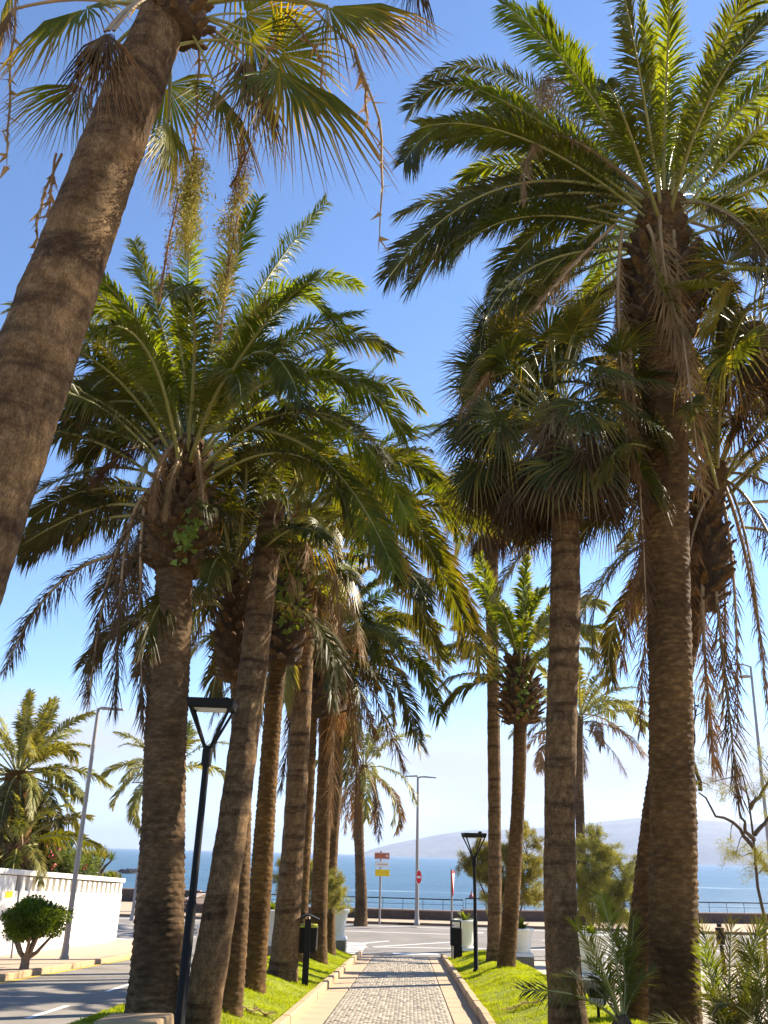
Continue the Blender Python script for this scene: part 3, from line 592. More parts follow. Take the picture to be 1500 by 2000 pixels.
def date_palm(label, trunk, Y, crown, seed, boss=None, n=48, L=3.8, nl=56, ll=.46, lw=.034, heroes=(), mats=('frond_lush', 'frond', 'frond_olive'), dead=3, amp=.018, ring=.02, nseg=56, emin=-35, emax=84, azr=None, group='date palms along the promenade', nstub=100, trunk_mat='bark_date', clear=None, fruit=None, r0=.034, stiff=1.0):
    rng = np.random.default_rng(seed); P, R = trunk_points(trunk, Y, 0, None); o3 = P[0] + np.array([0, 0, .06])
    c = at(crown[0], crown[1], Y + (crown[2] if len(crown) > 2 else 0)); P[-1][1] = P[-1][1]
    Pt = np.vstack([P, c - UP * .1]) ; Rt = np.r_[R, R[-1] * .9]
    root = empty('date_palm', o3, label, 'palm', group)
    V, T = trunk_geo(Pt, Rt, 'date', rng, ring, nseg, amp); link('trunk', tri_mesh('trunk', V - o3, T, M[trunk_mat], smooth=False), root)
    if boss:
        b0 = at(boss[0], boss[1], Y); b1 = at(boss[2], boss[3], Y); crown_boss(root, o3, b0, b1, boss[4] * mpp(b0), rng, nstub)
    cx = c; bh, br = (np.linalg.norm(b1 - b0) * .62, boss[4] * mpp(b0) * .62) if boss else (.45, R[-1] * .8)
    for i in range(n):
        f = (i + .5) / n; e0 = emax - (emax - emin) * f ** .85 + rng.normal(0, 5); az = i * 2.39996 + rng.normal(0, .15)
        if any(lo < (math.degrees(az) % 360) < hi and e_lo < e0 < e_hi for lo, hi, e_lo, e_hi in list(clear or ()) + [(5, 65, -90, 32)]): continue
        D = (38 + 62 * f + rng.normal(0, 9)) * stiff; l = L * rng.uniform(.86, 1.1) * (1 if f > .12 else .72)
        st = cx + np.array([math.cos(az), math.sin(az), 0]) * br * (.25 + .75 * min(1, f * 1.5)) - UP * (bh * f ** 1.3)
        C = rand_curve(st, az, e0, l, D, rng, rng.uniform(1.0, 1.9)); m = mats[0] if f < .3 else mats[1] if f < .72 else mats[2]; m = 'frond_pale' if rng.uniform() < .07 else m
        put('frond', frond_geo(C, rng, nl, ll * l / L, lw, 26 - 8 * f, .32 + .2 * f, .12, rng.normal(0, .6), 0, None, r0, roll=rng.normal(0, .45)), [M[m], M['rachis']], root, o3)
    for h in heroes:
        (x1, y1, d1), (x2, y2, d2), mk = h[:3]; o = h[3] if len(h) > 3 else {}
        st = at(*o['start'][:2], Y + o['start'][2]) if 'start' in o else cx + nrm((at(x2, y2, Y + d2) - cx) * np.array([1, 1, .2])) * R[-1] * .6
        C = bez(st, at(x1, y1, Y + d1), at(x2, y2, Y + d2)); dry = 'dry' in mk
        l = resample(C, 10)[1]
        put('dead_frond' if dry else 'frond', frond_geo(C, rng, int(o.get('nl', nl * 1.15) * (.75 if dry else 1)), o.get('ll', ll * 1.05), o.get('lw', lw) * (.5 if dry else 1), o.get('vee', 22), o.get('sag', .35 if not dry else .5), .10, o.get('twist', rng.normal(0, .3)), o.get('hang', .35 if dry else 0) * .55, None, r0, 48 if dry else 60, 22 if dry else 30, o.get('face', .75)), [M[mk], M['rachis_dry' if dry else 'rachis']], root, o3)
    for i in range(dead):
        az = rng.uniform(0, 6.28); st = cx + np.array([math.cos(az), math.sin(az), 0]) * R[-1] - UP * rng.uniform(.3, .7)
        C = rand_curve(st, az, rng.uniform(-40, -5), L * rng.uniform(.6, .85), rng.uniform(45, 80), rng, .6)
        put('dead_frond', frond_geo(C, rng, int(nl * .75), ll * .9, lw * .5, 10, .5, .1, rng.normal(0, .5), .4), [M[rng.choice(['frond_dry', 'frond_dry_dark'])], M['rachis_dry']], root, o3)
    if fruit:
        for fx, fy, fd, fr in fruit:
            p = at(fx, fy, Y + fd); mbf = MB(); q = p - o3; c0 = c - o3
            mbf.tube([c0, (c0 + q) / 2 + Vector((0, 0, .3)), q], [.03, .02, .012], 6)
            k = 0
            for _ in range(150):
                d = nrm(rng.normal(0, 1, 3)) * fr * rng.uniform(.3, 1); s = .022
                mbf.add([q + d + np.array(v) * s for v in ((1, 0, 0), (-1, 0, 0), (0, 1, 0), (0, -1, 0), (0, 0, 1.4), (0, 0, -1.4))], [(0, 2, 4), (2, 1, 4), (1, 3, 4), (3, 0, 4), (2, 0, 5), (1, 2, 5), (3, 1, 5), (0, 3, 5)])
            mbf.build('fruit_cluster', M['fruit'], root)
    return root, o3, c

CAMP = np.array([0, 0, H])
def fan_palm(label, trunk, Y, crown, seed, n=30, ndead=26, R=.85, pet=1.0, heroes=(), nseg=38, amp=.012, ring=.025, tseg=48, emin=-30, emax=85, skirt=1.0, group='fan palms along the promenade', mats=('fan', 'fan', 'fan'), boss=None, dead_m=('fan_dry', 'fan_dry_dark'), clear=None, nstub=60):
    rng = np.random.default_rng(seed); P, Rr = trunk_points(trunk, Y, 0, None); o3 = P[0] + np.array([0, 0, .06])
    c = at(crown[0], crown[1], Y + (crown[2] if len(crown) > 2 else 0)); root = empty('fan_palm', o3, label, 'palm', group)
    Pt = np.vstack([P, c]); Rt = np.r_[Rr, Rr[-1] * .9]
    V, T = trunk_geo(Pt, Rt, 'fan', rng, ring, tseg, amp); link('trunk', tri_mesh('trunk', V - o3, T, M['bark_fan'], smooth=True), root)
    if boss: crown_boss(root, o3, at(boss[0], boss[1], Y), at(boss[2], boss[3], Y), boss[4] * mpp(c), rng, nstub)
    for i in range(n):
        f = (i + .5) / n; e0 = emax - (emax - emin) * f ** .8 + rng.normal(0, 6); az = i * 2.39996 + rng.normal(0, .2)
        if clear and any(lo < (math.degrees(az) % 360) < hi and e_lo < e0 < e_hi for lo, hi, e_lo, e_hi in clear): continue
        hz = np.array([math.cos(az), math.sin(az), 0]); st = c + hz * Rr[-1] * .8 - UP * .35 * f
        C = rand_curve(st, az, e0, pet * rng.uniform(.8, 1.15), 15 + 30 * f, rng, 1.3, 10); te = math.radians(e0 - (25 + 40 * f) + rng.normal(0, 10))
        A = hz * math.cos(te) + UP * math.sin(te); Nn = -hz * math.sin(te) + UP * math.cos(te) + rng.normal(0, .45, 3)
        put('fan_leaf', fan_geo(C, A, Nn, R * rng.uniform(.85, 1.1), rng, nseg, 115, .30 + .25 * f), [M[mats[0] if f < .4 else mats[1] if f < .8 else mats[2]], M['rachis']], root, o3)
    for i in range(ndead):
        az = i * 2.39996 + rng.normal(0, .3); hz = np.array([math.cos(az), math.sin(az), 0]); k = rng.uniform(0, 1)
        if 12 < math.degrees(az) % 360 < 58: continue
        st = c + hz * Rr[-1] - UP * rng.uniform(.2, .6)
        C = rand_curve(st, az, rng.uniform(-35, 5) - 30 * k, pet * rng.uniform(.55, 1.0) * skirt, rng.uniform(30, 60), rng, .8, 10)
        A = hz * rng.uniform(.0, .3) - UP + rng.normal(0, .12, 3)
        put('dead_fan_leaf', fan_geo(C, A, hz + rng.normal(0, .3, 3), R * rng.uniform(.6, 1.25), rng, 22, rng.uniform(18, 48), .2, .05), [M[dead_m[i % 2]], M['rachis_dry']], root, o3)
    for (hx, hy, hd), (tx, ty, td), mk, spread, *ex in heroes:
        hub = at(hx, hy, Y + hd); tip = at(tx, ty, Y + td); dry = 'dry' in mk
        st = c + nrm((hub - c) * np.array([1, 1, 0.3])) * Rr[-1] * .7; C = bez(st, (st + hub) / 2 + UP * .22 * np.linalg.norm(hub - st), hub, 12)
        A = tip - hub; out = (hub - c) * np.array([1, 1, 0]); Nn = nrm(CAMP - hub) * (ex[0] if ex else .8) + nrm(out + 1e-3) * .4 + rng.normal(0, .12, 3)
        put('dead_fan_leaf' if dry else 'fan_leaf', fan_geo(C, A, Nn, np.linalg.norm(A), rng, 30 if dry else 46, spread, .12 if dry else .34, .03 if dry else .018, .02), [M[mk], M['rachis_dry' if dry else 'rachis']], root, o3)
    return root, o3, c

# ---------------------------------------------------------------- palms of the left row
dry, dk = 'frond_dry', 'frond_dry_dark'
w1, w1o, w1c = fan_palm('tall leaning fan palm with smooth grey trunk, nearest at upper left', [(-58, 1100, 158), (0, 900, 156), (92, 640, 146), (140, 500, 130), (203, 333, 116), (294, 110, 92)], 4.5, (322, 20), 11, n=9, ndead=0, mats=('fan_bright', 'fan_bright', 'fan_bright'), R=.8, pet=.95, amp=.010, ring=.02, tseg=72,
    emin=35, emax=85, clear=[(180, 360, -90, 60)], boss=(345, 60, 350, -40, 62), nstub=46,
    heroes=[((170, 15, -.2), (80, 130, -.4), 'fan_bright', 55), ((205, 62, -.75), (222, 240, -.9), 'fan_dry', 20, 1.2), ((212, 60, -.8), (196, 238, -.95), 'fan_dry', 16, 1.2), ((222, 60, -.8), (160, 228, -.9), 'fan_dry_dark', 18, 1.0), ((160, 165, .1), (62, 290, .1), 'fan_bright', 48),
            ((330, 236, .35), (285, 375, .4), 'fan_yellow', 48), ((330, 238, .5), (345, 350, .6), 'fan_bright', 40), ((420, 172, .1), (432, 305, .0), 'fan_bright', 42), ((478, 108, .2), (490, 300, .2), 'fan_dry', 30), ((470, 120, .3), (500, 250, .3), 'fan_dry_dark', 34),
            ((545, 135, .0), (622, 345, -.1), 'fan_bright', 50), ((640, 12, -.1), (800, 125, -.2), 'fan_bright', 44), ((655, 20, 0), (800, 75, .1), 'fan_yellow', 22), ((490, 66, .3), (600, 160, .3), 'fan_bright', 55), ((30, -30, .2), (20, 70, .2), 'fan_yellow', 45),
            ((800, -60, .1), (806, 60, .1), 'fan_dry_dark', 25), ((20, 20, .1), (10, 110, .1), 'fan_dry', 30)])
def hanging_stalk(root, o3, pts, Y, mat, r=.012, cl=None, seed=0, name='flower_stalk'):
    P = [at(x, y, Y + d) - o3 for x, y, d in pts]; rng = np.random.default_rng(seed); P = resample(np.array(P), 14)[0]
    P = P + np.cumsum(rng.normal(0, .006, P.shape), 0)
    mb = MB().tube(P, list(np.interp(np.linspace(0, 1, 14), [0, .8, 1], [r, r * .8, r * .25])), 6)
    for i in range(3, 14):                 # papery sheath shreds
        for _ in range(3):
            d = nrm(rng.normal(0, 1, 3) + np.array([0, 0, -1.6])) * rng.uniform(.05, .16); s = rng.normal(0, .008, 3); mb.add([P[i] - s, P[i] + s, P[i] + d], [(0, 1, 2)])
    o = mb.build(name, M[mat], root)
    return o
for k, (pts) in enumerate([[(30, 0, 0), (22, 180, .1), (16, 330, .1)], [(120, 300, .2), (85, 380, .2), (70, 500, .2)], [(110, 300, .1), (100, 400, .1), (102, 480, .1)], [(590, 0, -.1), (690, 100, -.2), (738, 250, -.3), (742, 470, -.3)], [(690, 90, -.2), (712, 180, -.2), (712, 240, -.2)],
                           [(390, 60, .3), (388, 200, .3), (384, 330, .3)], [(560, 20, .1), (628, 110, .1), (626, 210, .1)], [(570, 0, .2), (520, 120, .2), (505, 260, .2)], [(480, 250, .2), (470, 330, .2), (460, 400, .2)]]):
    hanging_stalk(w1, w1o, pts, 4.5, 'frond_dry', .011, seed=k)
def flower_cluster(root, o3, pts, Y, wpx, n, seed, mat='flower', size=.022, name='flower_cluster'):
    rng = np.random.default_rng(seed); P = resample(np.array([at(x, y, Y + d) - o3 for x, y, d in pts]), 30)[0]; V, T = [], []; R = wpx * .5 * mpp(P[10] + o3)
    V0, T0 = tube_geo(P, np.tile([1., 0, 0], (30, 1)), np.tile([0, 1., 0], (30, 1)), np.full(30, .008), 5, 1)
    sub = []
    for _ in range(26):
        a = P[rng.integers(0, 26)]; b = a + np.array([rng.normal(0, .6) * R, rng.normal(0, .6) * R, -rng.uniform(.1, .35)]); sub.append((a, b))
    i = rng.integers(0, 26, n); t = rng.uniform(0, 1, (n, 1)); A = np.array([s[0] for s in sub])[i]; B = np.array([s[1] for s in sub])[i]
    C = A + (B - A) * t + rng.normal(0, R * .22, (n, 3)); d1 = nrm(rng.normal(0, 1, (n, 3))) * size * rng.uniform(.6, 1.5, (n, 1)); d1 = d1 - UP * size * .5; d2 = nrm(rng.normal(0, 1, (n, 3))) * size * .22
    Vv = np.stack([C, C + d1 + d2, C + d1 - d2], 1).reshape(-1, 3); Tt = np.arange(3 * n).reshape(-1, 3) + len(V0)
    link(name, tri_mesh(name, np.concatenate([V0, Vv]), np.concatenate([T0, Tt]), M[mat], uv=np.full((len(V0) + 3 * n, 2), .3)), root)['kind'] = 'stuff'
flower_cluster(w1, w1o, [(385, 300, .3), (370, 400, .3), (362, 500, .3)], 4.5, 80, 3200, 1, size=.03)
flower_cluster(w1, w1o, [(350, 380, .4), (330, 470, .4), (310, 590, .4)], 4.5, 34, 700, 2, 'frond_dry')
flower_cluster(w1, w1o, [(480, 330, .2), (452, 430, .2), (436, 600, .2)], 4.5, 50, 2000, 3, size=.028)
flower_cluster(w1, w1o, [(465, 420, .2), (440, 560, .2), (430, 670, .2)], 4.5, 26, 500, 4, 'frond_dry')
flower_cluster(w1, w1o, [(490, 280, .2), (470, 330, .2), (450, 365, .2)], 4.5, 40, 500, 5, 'frond_dry_dark')

date_palm('stout date palm with ringed rough trunk and green ivy on its boss, left front', [(300, 1985, 112), (318, 1600, 82), (332, 1300, 76), (341, 1120, 70)], 11.3, (372, 850), 21,
    boss=(346, 1118, 365, 900, 66), n=52, L=3.7, nl=72, ll=.50, lw=.030, nstub=130, dead=0, amp=.020, ring=.017, nseg=72, emin=16, stiff=1.25, clear=[(225, 315, -90, 25), (120, 225, -90, 28)],
    heroes=[((450, 600, .6), (640, 392, .8), 'frond_lush'), ((365, 620, .2), (372, 350, .3), 'frond_lush'), ((330, 650, 0), (262, 470, .3), 'frond'), ((300, 690, -.3), (205, 560, -.3), 'frond'),
            ((520, 430, -.4), (672, 650, -.8), 'frond_lush'), ((640, 600, -.6), (792, 850, -1.0), 'frond_lush'), ((680, 710, -.9), (795, 1010, -1.6), 'frond_lush'), ((640, 780, -1.0), (772, 1120, -1.8), 'frond'), ((520, 560, -1.0), (592, 800, -1.6), 'frond'),
            ((250, 640, -.5), (150, 800, -.9), 'frond_olive'), ((230, 720, -.4), (122, 850, -.8), 'frond_olive'), ((270, 560, .2), (170, 610, .3), 'frond'), ((600, 560, .8), (770, 690, 1.0), 'frond'), ((560, 470, .9), (700, 560, 1.2), 'frond_lush'),
            ((220, 950, .6), (42, 1065, .8), 'frond_olive', {'start': (300, 1000, .2)}), ((200, 990, .9), (40, 1085, 1.1), 'frond_olive', {'start': (300, 1010, .2)}), ((170, 930, .5), (62, 1010, .6), 'frond_olive', {'start': (300, 960, .2)}),
            ((110, 1060, .5), (8, 1310, .6), dk, {'start': (290, 1085, .2), 'hang': .1, 'll': .34}), ((232, 960, -.2), (225, 1380, -.3), dk, {'start': (300, 960, -.1), 'hang': .5, 'll': .4}), ((215, 1000, -.1), (172, 1370, 0), dk, {'start': (300, 980, 0), 'hang': .4, 'll': .36}),
            ((262, 960, -.2), (280, 1420, -.2), dk, {'start': (300, 950, -.2), 'hang': .5, 'll': .34}), ((190, 830, .2), (165, 900, .3), 'frond_olive'), ((250, 860, -.4), (180, 940, -.5), dk, {'ll': .3}),
            ((300, 880, -.6), (300, 1000, -.9), dry, {'ll': .2, 'hang': .6}), ((330, 930, -.7), (322, 1010, -.8), dry, {'ll': .15, 'hang': .6}), ((400, 930, -.7), (396, 1000, -.8), dry, {'ll': .15, 'hang': .6})])
fan_palm('smooth-trunked fan palm leaning right, directly behind the near black lamp post', [(392, 1990, 72), (440, 1700, 62), (490, 1350, 56, .5), (528, 1010, 50, 1.3)], 11.2, (538, 985, 1.3), 31, n=14, ndead=8, R=.7, pet=.8, nseg=30, emin=10, skirt=.7)
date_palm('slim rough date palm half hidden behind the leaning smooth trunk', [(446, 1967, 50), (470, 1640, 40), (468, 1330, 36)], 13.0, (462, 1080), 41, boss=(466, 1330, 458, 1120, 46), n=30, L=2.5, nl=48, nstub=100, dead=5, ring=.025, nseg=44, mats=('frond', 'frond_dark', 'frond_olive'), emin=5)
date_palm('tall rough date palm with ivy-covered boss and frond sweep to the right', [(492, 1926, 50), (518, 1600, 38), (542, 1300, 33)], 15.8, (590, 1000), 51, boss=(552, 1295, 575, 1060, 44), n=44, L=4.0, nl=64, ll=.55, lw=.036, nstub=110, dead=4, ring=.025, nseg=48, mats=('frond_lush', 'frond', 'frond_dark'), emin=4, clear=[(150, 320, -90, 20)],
    heroes=[((800, 830, .4), (938, 1300, .0), 'frond_olive', {'ll': .7}), ((760, 850, 0), (900, 1200, -.5), 'frond', {'ll': .65}), ((820, 760, 1), (900, 1050, 1.2), 'frond'), ((700, 880, -1), (780, 1140, -1.5), 'frond_olive'), ((760, 800, .5), (880, 980, .6), 'frond'), ((800, 920, 1.2), (930, 1230, 1.4), 'frond_olive', {'ll': .6}), ((740, 950, 0), (860, 1290, 0), 'frond_olive', {'ll': .6}), ((700, 640, 1), (820, 800, 1.5), 'frond')],
    fruit=[(590, 1000, -1.0, .22), (575, 1060, -.9, .18)])
fan_palm('pale smooth fan palm behind the black roofed litter bin', [(552, 1903, 56), (572, 1650, 44), (588, 1400, 38), (604, 1165, 33)], 18.8, (612, 1090), 61, n=16, ndead=12, R=.8, pet=.9, nseg=28, emin=-10)
date_palm('thin rough date palm just right of the pale smooth trunk', [(583, 1880, 28), (595, 1650, 26), (608, 1400, 24)], 23.0, (612, 1250), 71, boss=(608, 1400, 612, 1290, 36), n=26, L=2.4, emin=10, nl=36, lw=.045, nstub=60, dead=4, ring=.035, nseg=32, mats=('frond', 'frond_olive', 'frond_olive'))
date_palm('date palm bearing an orange fruit cluster, middle of the left row', [(622, 1862, 34), (628, 1650, 31), (640, 1380, 30)], 25.0, (640, 1235), 81, boss=(638, 1390, 640, 1270, 44), n=46, L=4.0, emin=-8, nl=50, ll=.55, lw=.048, nstub=70, dead=4, ring=.035, nseg=36,
    heroes=[((790, 1180, -.5), (862, 1400, -.8), 'frond', {'ll': .7}), ((740, 1130, .5), (880, 1290, .6), 'frond'), ((760, 1230, -.8), (822, 1460, -1.2), 'frond_olive', {'ll': .7}), ((700, 1260, -.6), (790, 1500, -.8), dk), ((690, 1300, -.6), (735, 1440, -.8), dk), ((700, 1120, -1), (735, 1290, -2), 'frond'), ((540, 1220, 0), (500, 1330, 0), 'frond_olive'), ((590, 1300, -.5), (548, 1540, -.6), dk, {'hang': .5}), ((660, 1300, -.6), (645, 1600, -.6), dry, {'hang': .5}), ((700, 1330, -.4), (700, 1600, -.5), dk, {'hang': .5})],
    fruit=[(690, 1262, -1.2, .34)])
date_palm('last slender date palm of the left row beside the white planter', [(641, 1850, 28), (648, 1650, 25), (662, 1430, 24)], 29.0, (664, 1310), 91, n=26, L=2.8, emin=0, nl=36, ll=.5, lw=.05, dead=5, ring=.04, nseg=30, mats=('frond', 'frond_olive', 'frond_dry_dark'))
date_palm('lone slender palm on the sea promenade left of the direction signs', [(704, 1802, 25), (703, 1680, 19), (702, 1560, 19)], 47.2, (712, 1490), 101, n=22, L=4.2, nl=34, ll=.6, lw=.07, dead=7, ring=.06, nseg=28, mats=('frond_pale', 'frond_pale', 'frond_dry'), amp=.03)

# palms of the right row
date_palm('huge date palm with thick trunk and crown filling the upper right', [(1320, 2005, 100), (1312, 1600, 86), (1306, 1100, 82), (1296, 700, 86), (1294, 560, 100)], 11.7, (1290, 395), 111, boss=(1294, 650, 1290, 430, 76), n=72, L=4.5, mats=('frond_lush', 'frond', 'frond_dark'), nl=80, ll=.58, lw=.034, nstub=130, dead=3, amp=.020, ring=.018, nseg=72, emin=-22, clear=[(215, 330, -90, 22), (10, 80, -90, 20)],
    heroes=[((880, 70, .4), (800, 215, .6), 'frond_dark', {'ll': .62, 'nl': 110}), ((960, 40, .6), (830, 160, .8), 'frond_dark', {'ll': .55}), ((890, 130, -.4), (788, 318, -.6), 'frond_dark', {'ll': .66, 'nl': 110}), ((960, 270, -.6), (760, 540, -1.0), 'frond_dark', {'ll': .68, 'nl': 110}), ((1010, 330, -.2), (850, 500, -.3), 'frond_dark', {'ll': .6}), ((1060, 380, .2), (968, 560, .2), 'frond', {'ll': .62}), ((1010, 280, .9), (905, 345, 1.0), 'frond_lush'), ((1130, 430, .4), (1000, 640, .5), 'frond'),
            ((1060, 60, -1), (1062, 200, -2.2), dry, {'hang': .2}), ((1020, 150, -1), (1022, 392, -1.6), dry, {'hang': .5, 'll': .3}), ((1330, 640, -.8), (1372, 960, -.9), dry, {'start': (1315, 450, -.5), 'hang': .25, 'll': .45, 'nl': 90}), ((1190, 620, -.5), (1245, 930, -.5), dry, {'start': (1215, 450, -.3), 'hang': .35, 'll': .35}),
            ((1060, 560, -.6), (900, 810, -.8), dry, {'start': (1200, 440, -.3), 'hang': .3, 'll': .3}), ((1250, 900, -.4), (1262, 1180, -.4), dk, {'start': (1225, 640, -.4), 'hang': .5, 'll': .35}), ((1450, 380, -.5), (1560, 560, -.8), 'frond'), ((1480, 200, 0), (1620, 330, 0), 'frond_lush'), ((1400, 560, -.2), (1470, 760, -.3), 'frond_olive'),
            ((1290, 480, -.7), (1278, 560, -.9), dry, {'ll': .12, 'start': (1265, 440, -.6)})])
date_palm('thinner date palm standing close behind the huge right-hand trunk', [(1250, 1995, 58), (1264, 1750, 48), (1290, 1500, 50), (1335, 1260, 52), (1362, 1160, 58)], 12.9, (1395, 900), 121, boss=(1362, 1190, 1385, 960, 54), n=50, L=4.0, nl=60, nstub=90, dead=5, ring=.022, nseg=56, mats=('frond', 'frond_olive', 'frond_olive'), emin=-10, clear=[(200, 340, -90, 20), (5, 85, -90, 35)],
    heroes=[((1445, 1050, -.3), (1440, 1430, -.3), dk, {'hang': .6, 'll': .26, 'face': .3, 'nl': 40}), ((1470, 1000, -.2), (1492, 1330, -.2), dk, {'hang': .6, 'll': .26, 'face': .3, 'nl': 40}), ((1400, 1150, -.4), (1442, 1560, -.4), dk, {'start': (1385, 1050, -.2), 'hang': .4}), ((1430, 1120, .3), (1410, 1400, .3), dry, {'hang': .6, 'll': .26, 'face': .3, 'nl': 40}), ((1260, 1000, .6), (1250, 1430, .7), dk, {'hang': .35, 'll': .42}), ((1370, 1250, -.4), (1395, 1500, -.4), dry, {'start': (1372, 1120, -.3), 'hang': .5, 'll': .4}), ((1480, 1080, .2), (1510, 1500, .2), dk, {'hang': .6, 'll': .26, 'face': .3, 'nl': 40}), ((1235, 1050, .7), (1215, 1300, .8), dk, {'hang': .3})])
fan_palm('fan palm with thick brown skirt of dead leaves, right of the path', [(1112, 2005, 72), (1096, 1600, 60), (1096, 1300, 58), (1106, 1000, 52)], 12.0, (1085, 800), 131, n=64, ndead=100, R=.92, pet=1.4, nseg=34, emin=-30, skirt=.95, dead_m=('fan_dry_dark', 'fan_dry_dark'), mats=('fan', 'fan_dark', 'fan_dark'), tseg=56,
    heroes=[((965, 640, 0), (895, 590, 0), 'fan', 95), ((955, 720, -.2), (850, 725, -.2), 'fan_dark', 95), ((935, 840, -.1), (845, 850, -.2), 'fan_dark', 95), ((1080, 600, .3), (1085, 520, .3), 'fan_yellow', 80), ((1000, 600, .4), (960, 530, .5), 'fan', 90)])
fan_palm('very thin tall fan palm behind the right-hand black lamp', [(966, 1880, 28), (966, 1650, 25), (963, 1300, 24), (960, 1080, 27)], 25.6, (960, 985), 141, n=24, ndead=26, R=1.1, pet=1.2, nseg=28, emin=-20, skirt=.7, tseg=28, ring=.05)
date_palm('small-crowned date palm with dark pineapple boss, right of the thin palm', [(990, 1895, 34), (1010, 1600, 26), (1016, 1410, 26)], 23.0, (1014, 1265), 151, boss=(1017, 1412, 1015, 1290, 40), n=26, L=2.5, nl=44, ll=.5, lw=.05, nstub=130, dead=1, ring=.035, nseg=32, mats=('frond_lush', 'frond_lush', 'frond'), emin=14, stiff=.7,
    heroes=[((960, 1180, 0), (935, 1085, 0), 'frond_lush', {'ll': .6}), ((1020, 1180, 0), (1028, 1085, 0), 'frond_lush'), ((1120, 1190, 0), (1205, 1270, 0), 'frond_pale'), ((1100, 1150, .5), (1180, 1180, .5), 'frond_pale')])
date_palm('distant date palm on the promenade right of the skirted fan palm', [(1136, 1690, 20), (1132, 1560, 17), (1130, 1470, 17)], 40.0, (1132, 1395), 161, n=26, L=3.6, stiff=.65, emin=-10, nl=34, ll=.6, lw=.065, dead=3, ring=.06, nseg=24, mats=('frond_pale', 'frond_pale', 'frond_dry'), heroes=[((1190, 1330, 0), (1262, 1420, 0), 'frond_pale'), ((1190, 1390, 0), (1252, 1470, 0), dry)])
fan_palm('sunlit fan palm behind the huge crown at the right edge', [(1660, 1700, 70), (1625, 1300, 64), (1565, 950, 58)], 11.6, (1470, 640), 171, n=30, ndead=22, R=.95, pet=1.15, nseg=32, emin=-20, skirt=.9, mats=('fan', 'fan_yellow', 'fan'))

# palms seen beyond the side road
date_palm('bushy palm with pale fronds behind the white wall at left edge', [(25, 1700, 60), (35, 1560, 56)], 30.0, (38, 1500), 181, n=50, L=3.3, stiff=.75, nl=44, ll=.5, lw=.05, dead=3, ring=.05, nseg=32, mats=('frond_pale', 'frond_pale', 'frond_olive'), group='palms of the garden', emin=-45,
    heroes=[((45, 1400, 0), (62, 1352, 0), 'frond_pale'), ((90, 1430, 0), (110, 1365, 0), 'frond_pale'), ((110, 1440, 0), (150, 1475, 0), 'frond_pale'), ((110, 1500, 0), (165, 1560, 0), 'frond_pale')])
date_palm('lower palm with one brown hanging frond above the white wall', [(20, 1760, 50), (28, 1690, 46)], 28.5, (35, 1640), 191, n=34, L=2.6, nl=36, ll=.42, lw=.05, dead=1, ring=.05, nseg=28, mats=('frond_pale', 'frond', 'frond_olive'), group='palms of the garden',
    heroes=[((45, 1640, -.4), (42, 1712, -.6), dry, {'start': (42, 1625, -.3), 'hang': .3, 'll': .5})])
date_palm('pale distant palm glimpsed behind the stout left trunk', [(330, 1770, 18), (328, 1600, 17)], 52.0, (326, 1500), 201, n=26, L=4.2, nl=30, ll=.6, lw=.08, dead=2, ring=.08, nseg=20, mats=('frond_pale', 'frond_pale', 'frond_pale'), group='palms of the garden', heroes=[((372, 1460, 0), (372, 1410, 0), 'frond_lush')])

# ---------------------------------------------------------------- lawn
def grass():
    rng = np.random.default_rng(9); out = []
    for x0, x1, n in ((-3.95, PL - 0.14, 95000), (PR + 0.14, 3.25, 80000)):
        y = 9 + (33.35 - 9) * rng.uniform(0, 1, n) ** 1.15; x = rng.uniform(x0, x1, n); out.append(np.stack([x, y], 1))
    XY = np.concatenate(out); n = len(XY); Z = np.array([gz(a, b) for a, b in XY])
    P = np.c_[XY, Z - .004]; a = rng.uniform(0, 6.28, n); w = np.stack([np.cos(a), np.sin(a), 0 * a], 1) * rng.uniform(.004, .009, (n, 1))
    tuft = .7 + .5 * (np.sin(XY[:, 0] * 7 + 1) * np.sin(XY[:, 1] * 6) > .2) + .25 * np.sin(XY[:, 1] * 1.7)
    tip = P + rng.normal(0, .018, (n, 3)) * np.array([1, 1, 0]) + UP * (rng.uniform(.022, .05, n) * tuft)[:, None]
    V = np.stack([P - w, P + w, tip], 1).reshape(-1, 3); U = np.tile([[0, 0], [0, 0], [0, 1.0]], (n, 1))
    o = link('grass', tri_mesh('grass', V, np.arange(3 * n).reshape(-1, 3), M['grass'], uv=U)); tag(o, kind='stuff')
grass()

# ---------------------------------------------------------------- lamps, poles, signs, bins
def path_lamp(label, base, h, rz, s=1.0):
    r = empty('path_lamp', base, label, 'lamp', 'black path lamps', rz)
    MB().lathe([(.085, 0), (.085, .03), (.06, .06), (.058, h * .36), (.045, h * .37), (.042, h - .62)], 14).build('pole', M['black'], r, True)
    MB().lathe([(.06, h - .74), (.065, h - .70), (.065, h - .55), (.05, h - .50)], 14).build('collar', M['black'], r, True)
    for sx in (-1, 1):
        for sy in (-1, 1): MB().tube([(sx * .03, sy * .03, h - .54), (sx * .26, sy * .22, h - .02)], .019, 6).build('arm', M['black'], r)
    MB().hexa([(-.28, -.24, h - .05), (.28, -.24, h - .05), (.28, .24, h - .05), (-.28, .24, h - .05)], [(-.30, -.26, h + .06), (.30, -.26, h + .06), (.30, .26, h + .06), (-.30, .26, h + .06)]).build('head', M['black'], r, bevel=.012)
    MB().box(-.2, .2, -.16, .16, h - .063, h - .052).build('diffuser', M['lamp_glass'], r)
    MB().lathe([(.05, h + .061), (.05, h + .10), (.03, h + .11)], 10, (.17, 0, 0)).build('sensor_cap', M['black'], r, True)
    return r
lb = at(345, 2000, 10.6); lb = np.array([lb[0] + .03, lb[1], gz(lb[0], lb[1])]); lt = at(404, 1378, 10.6)
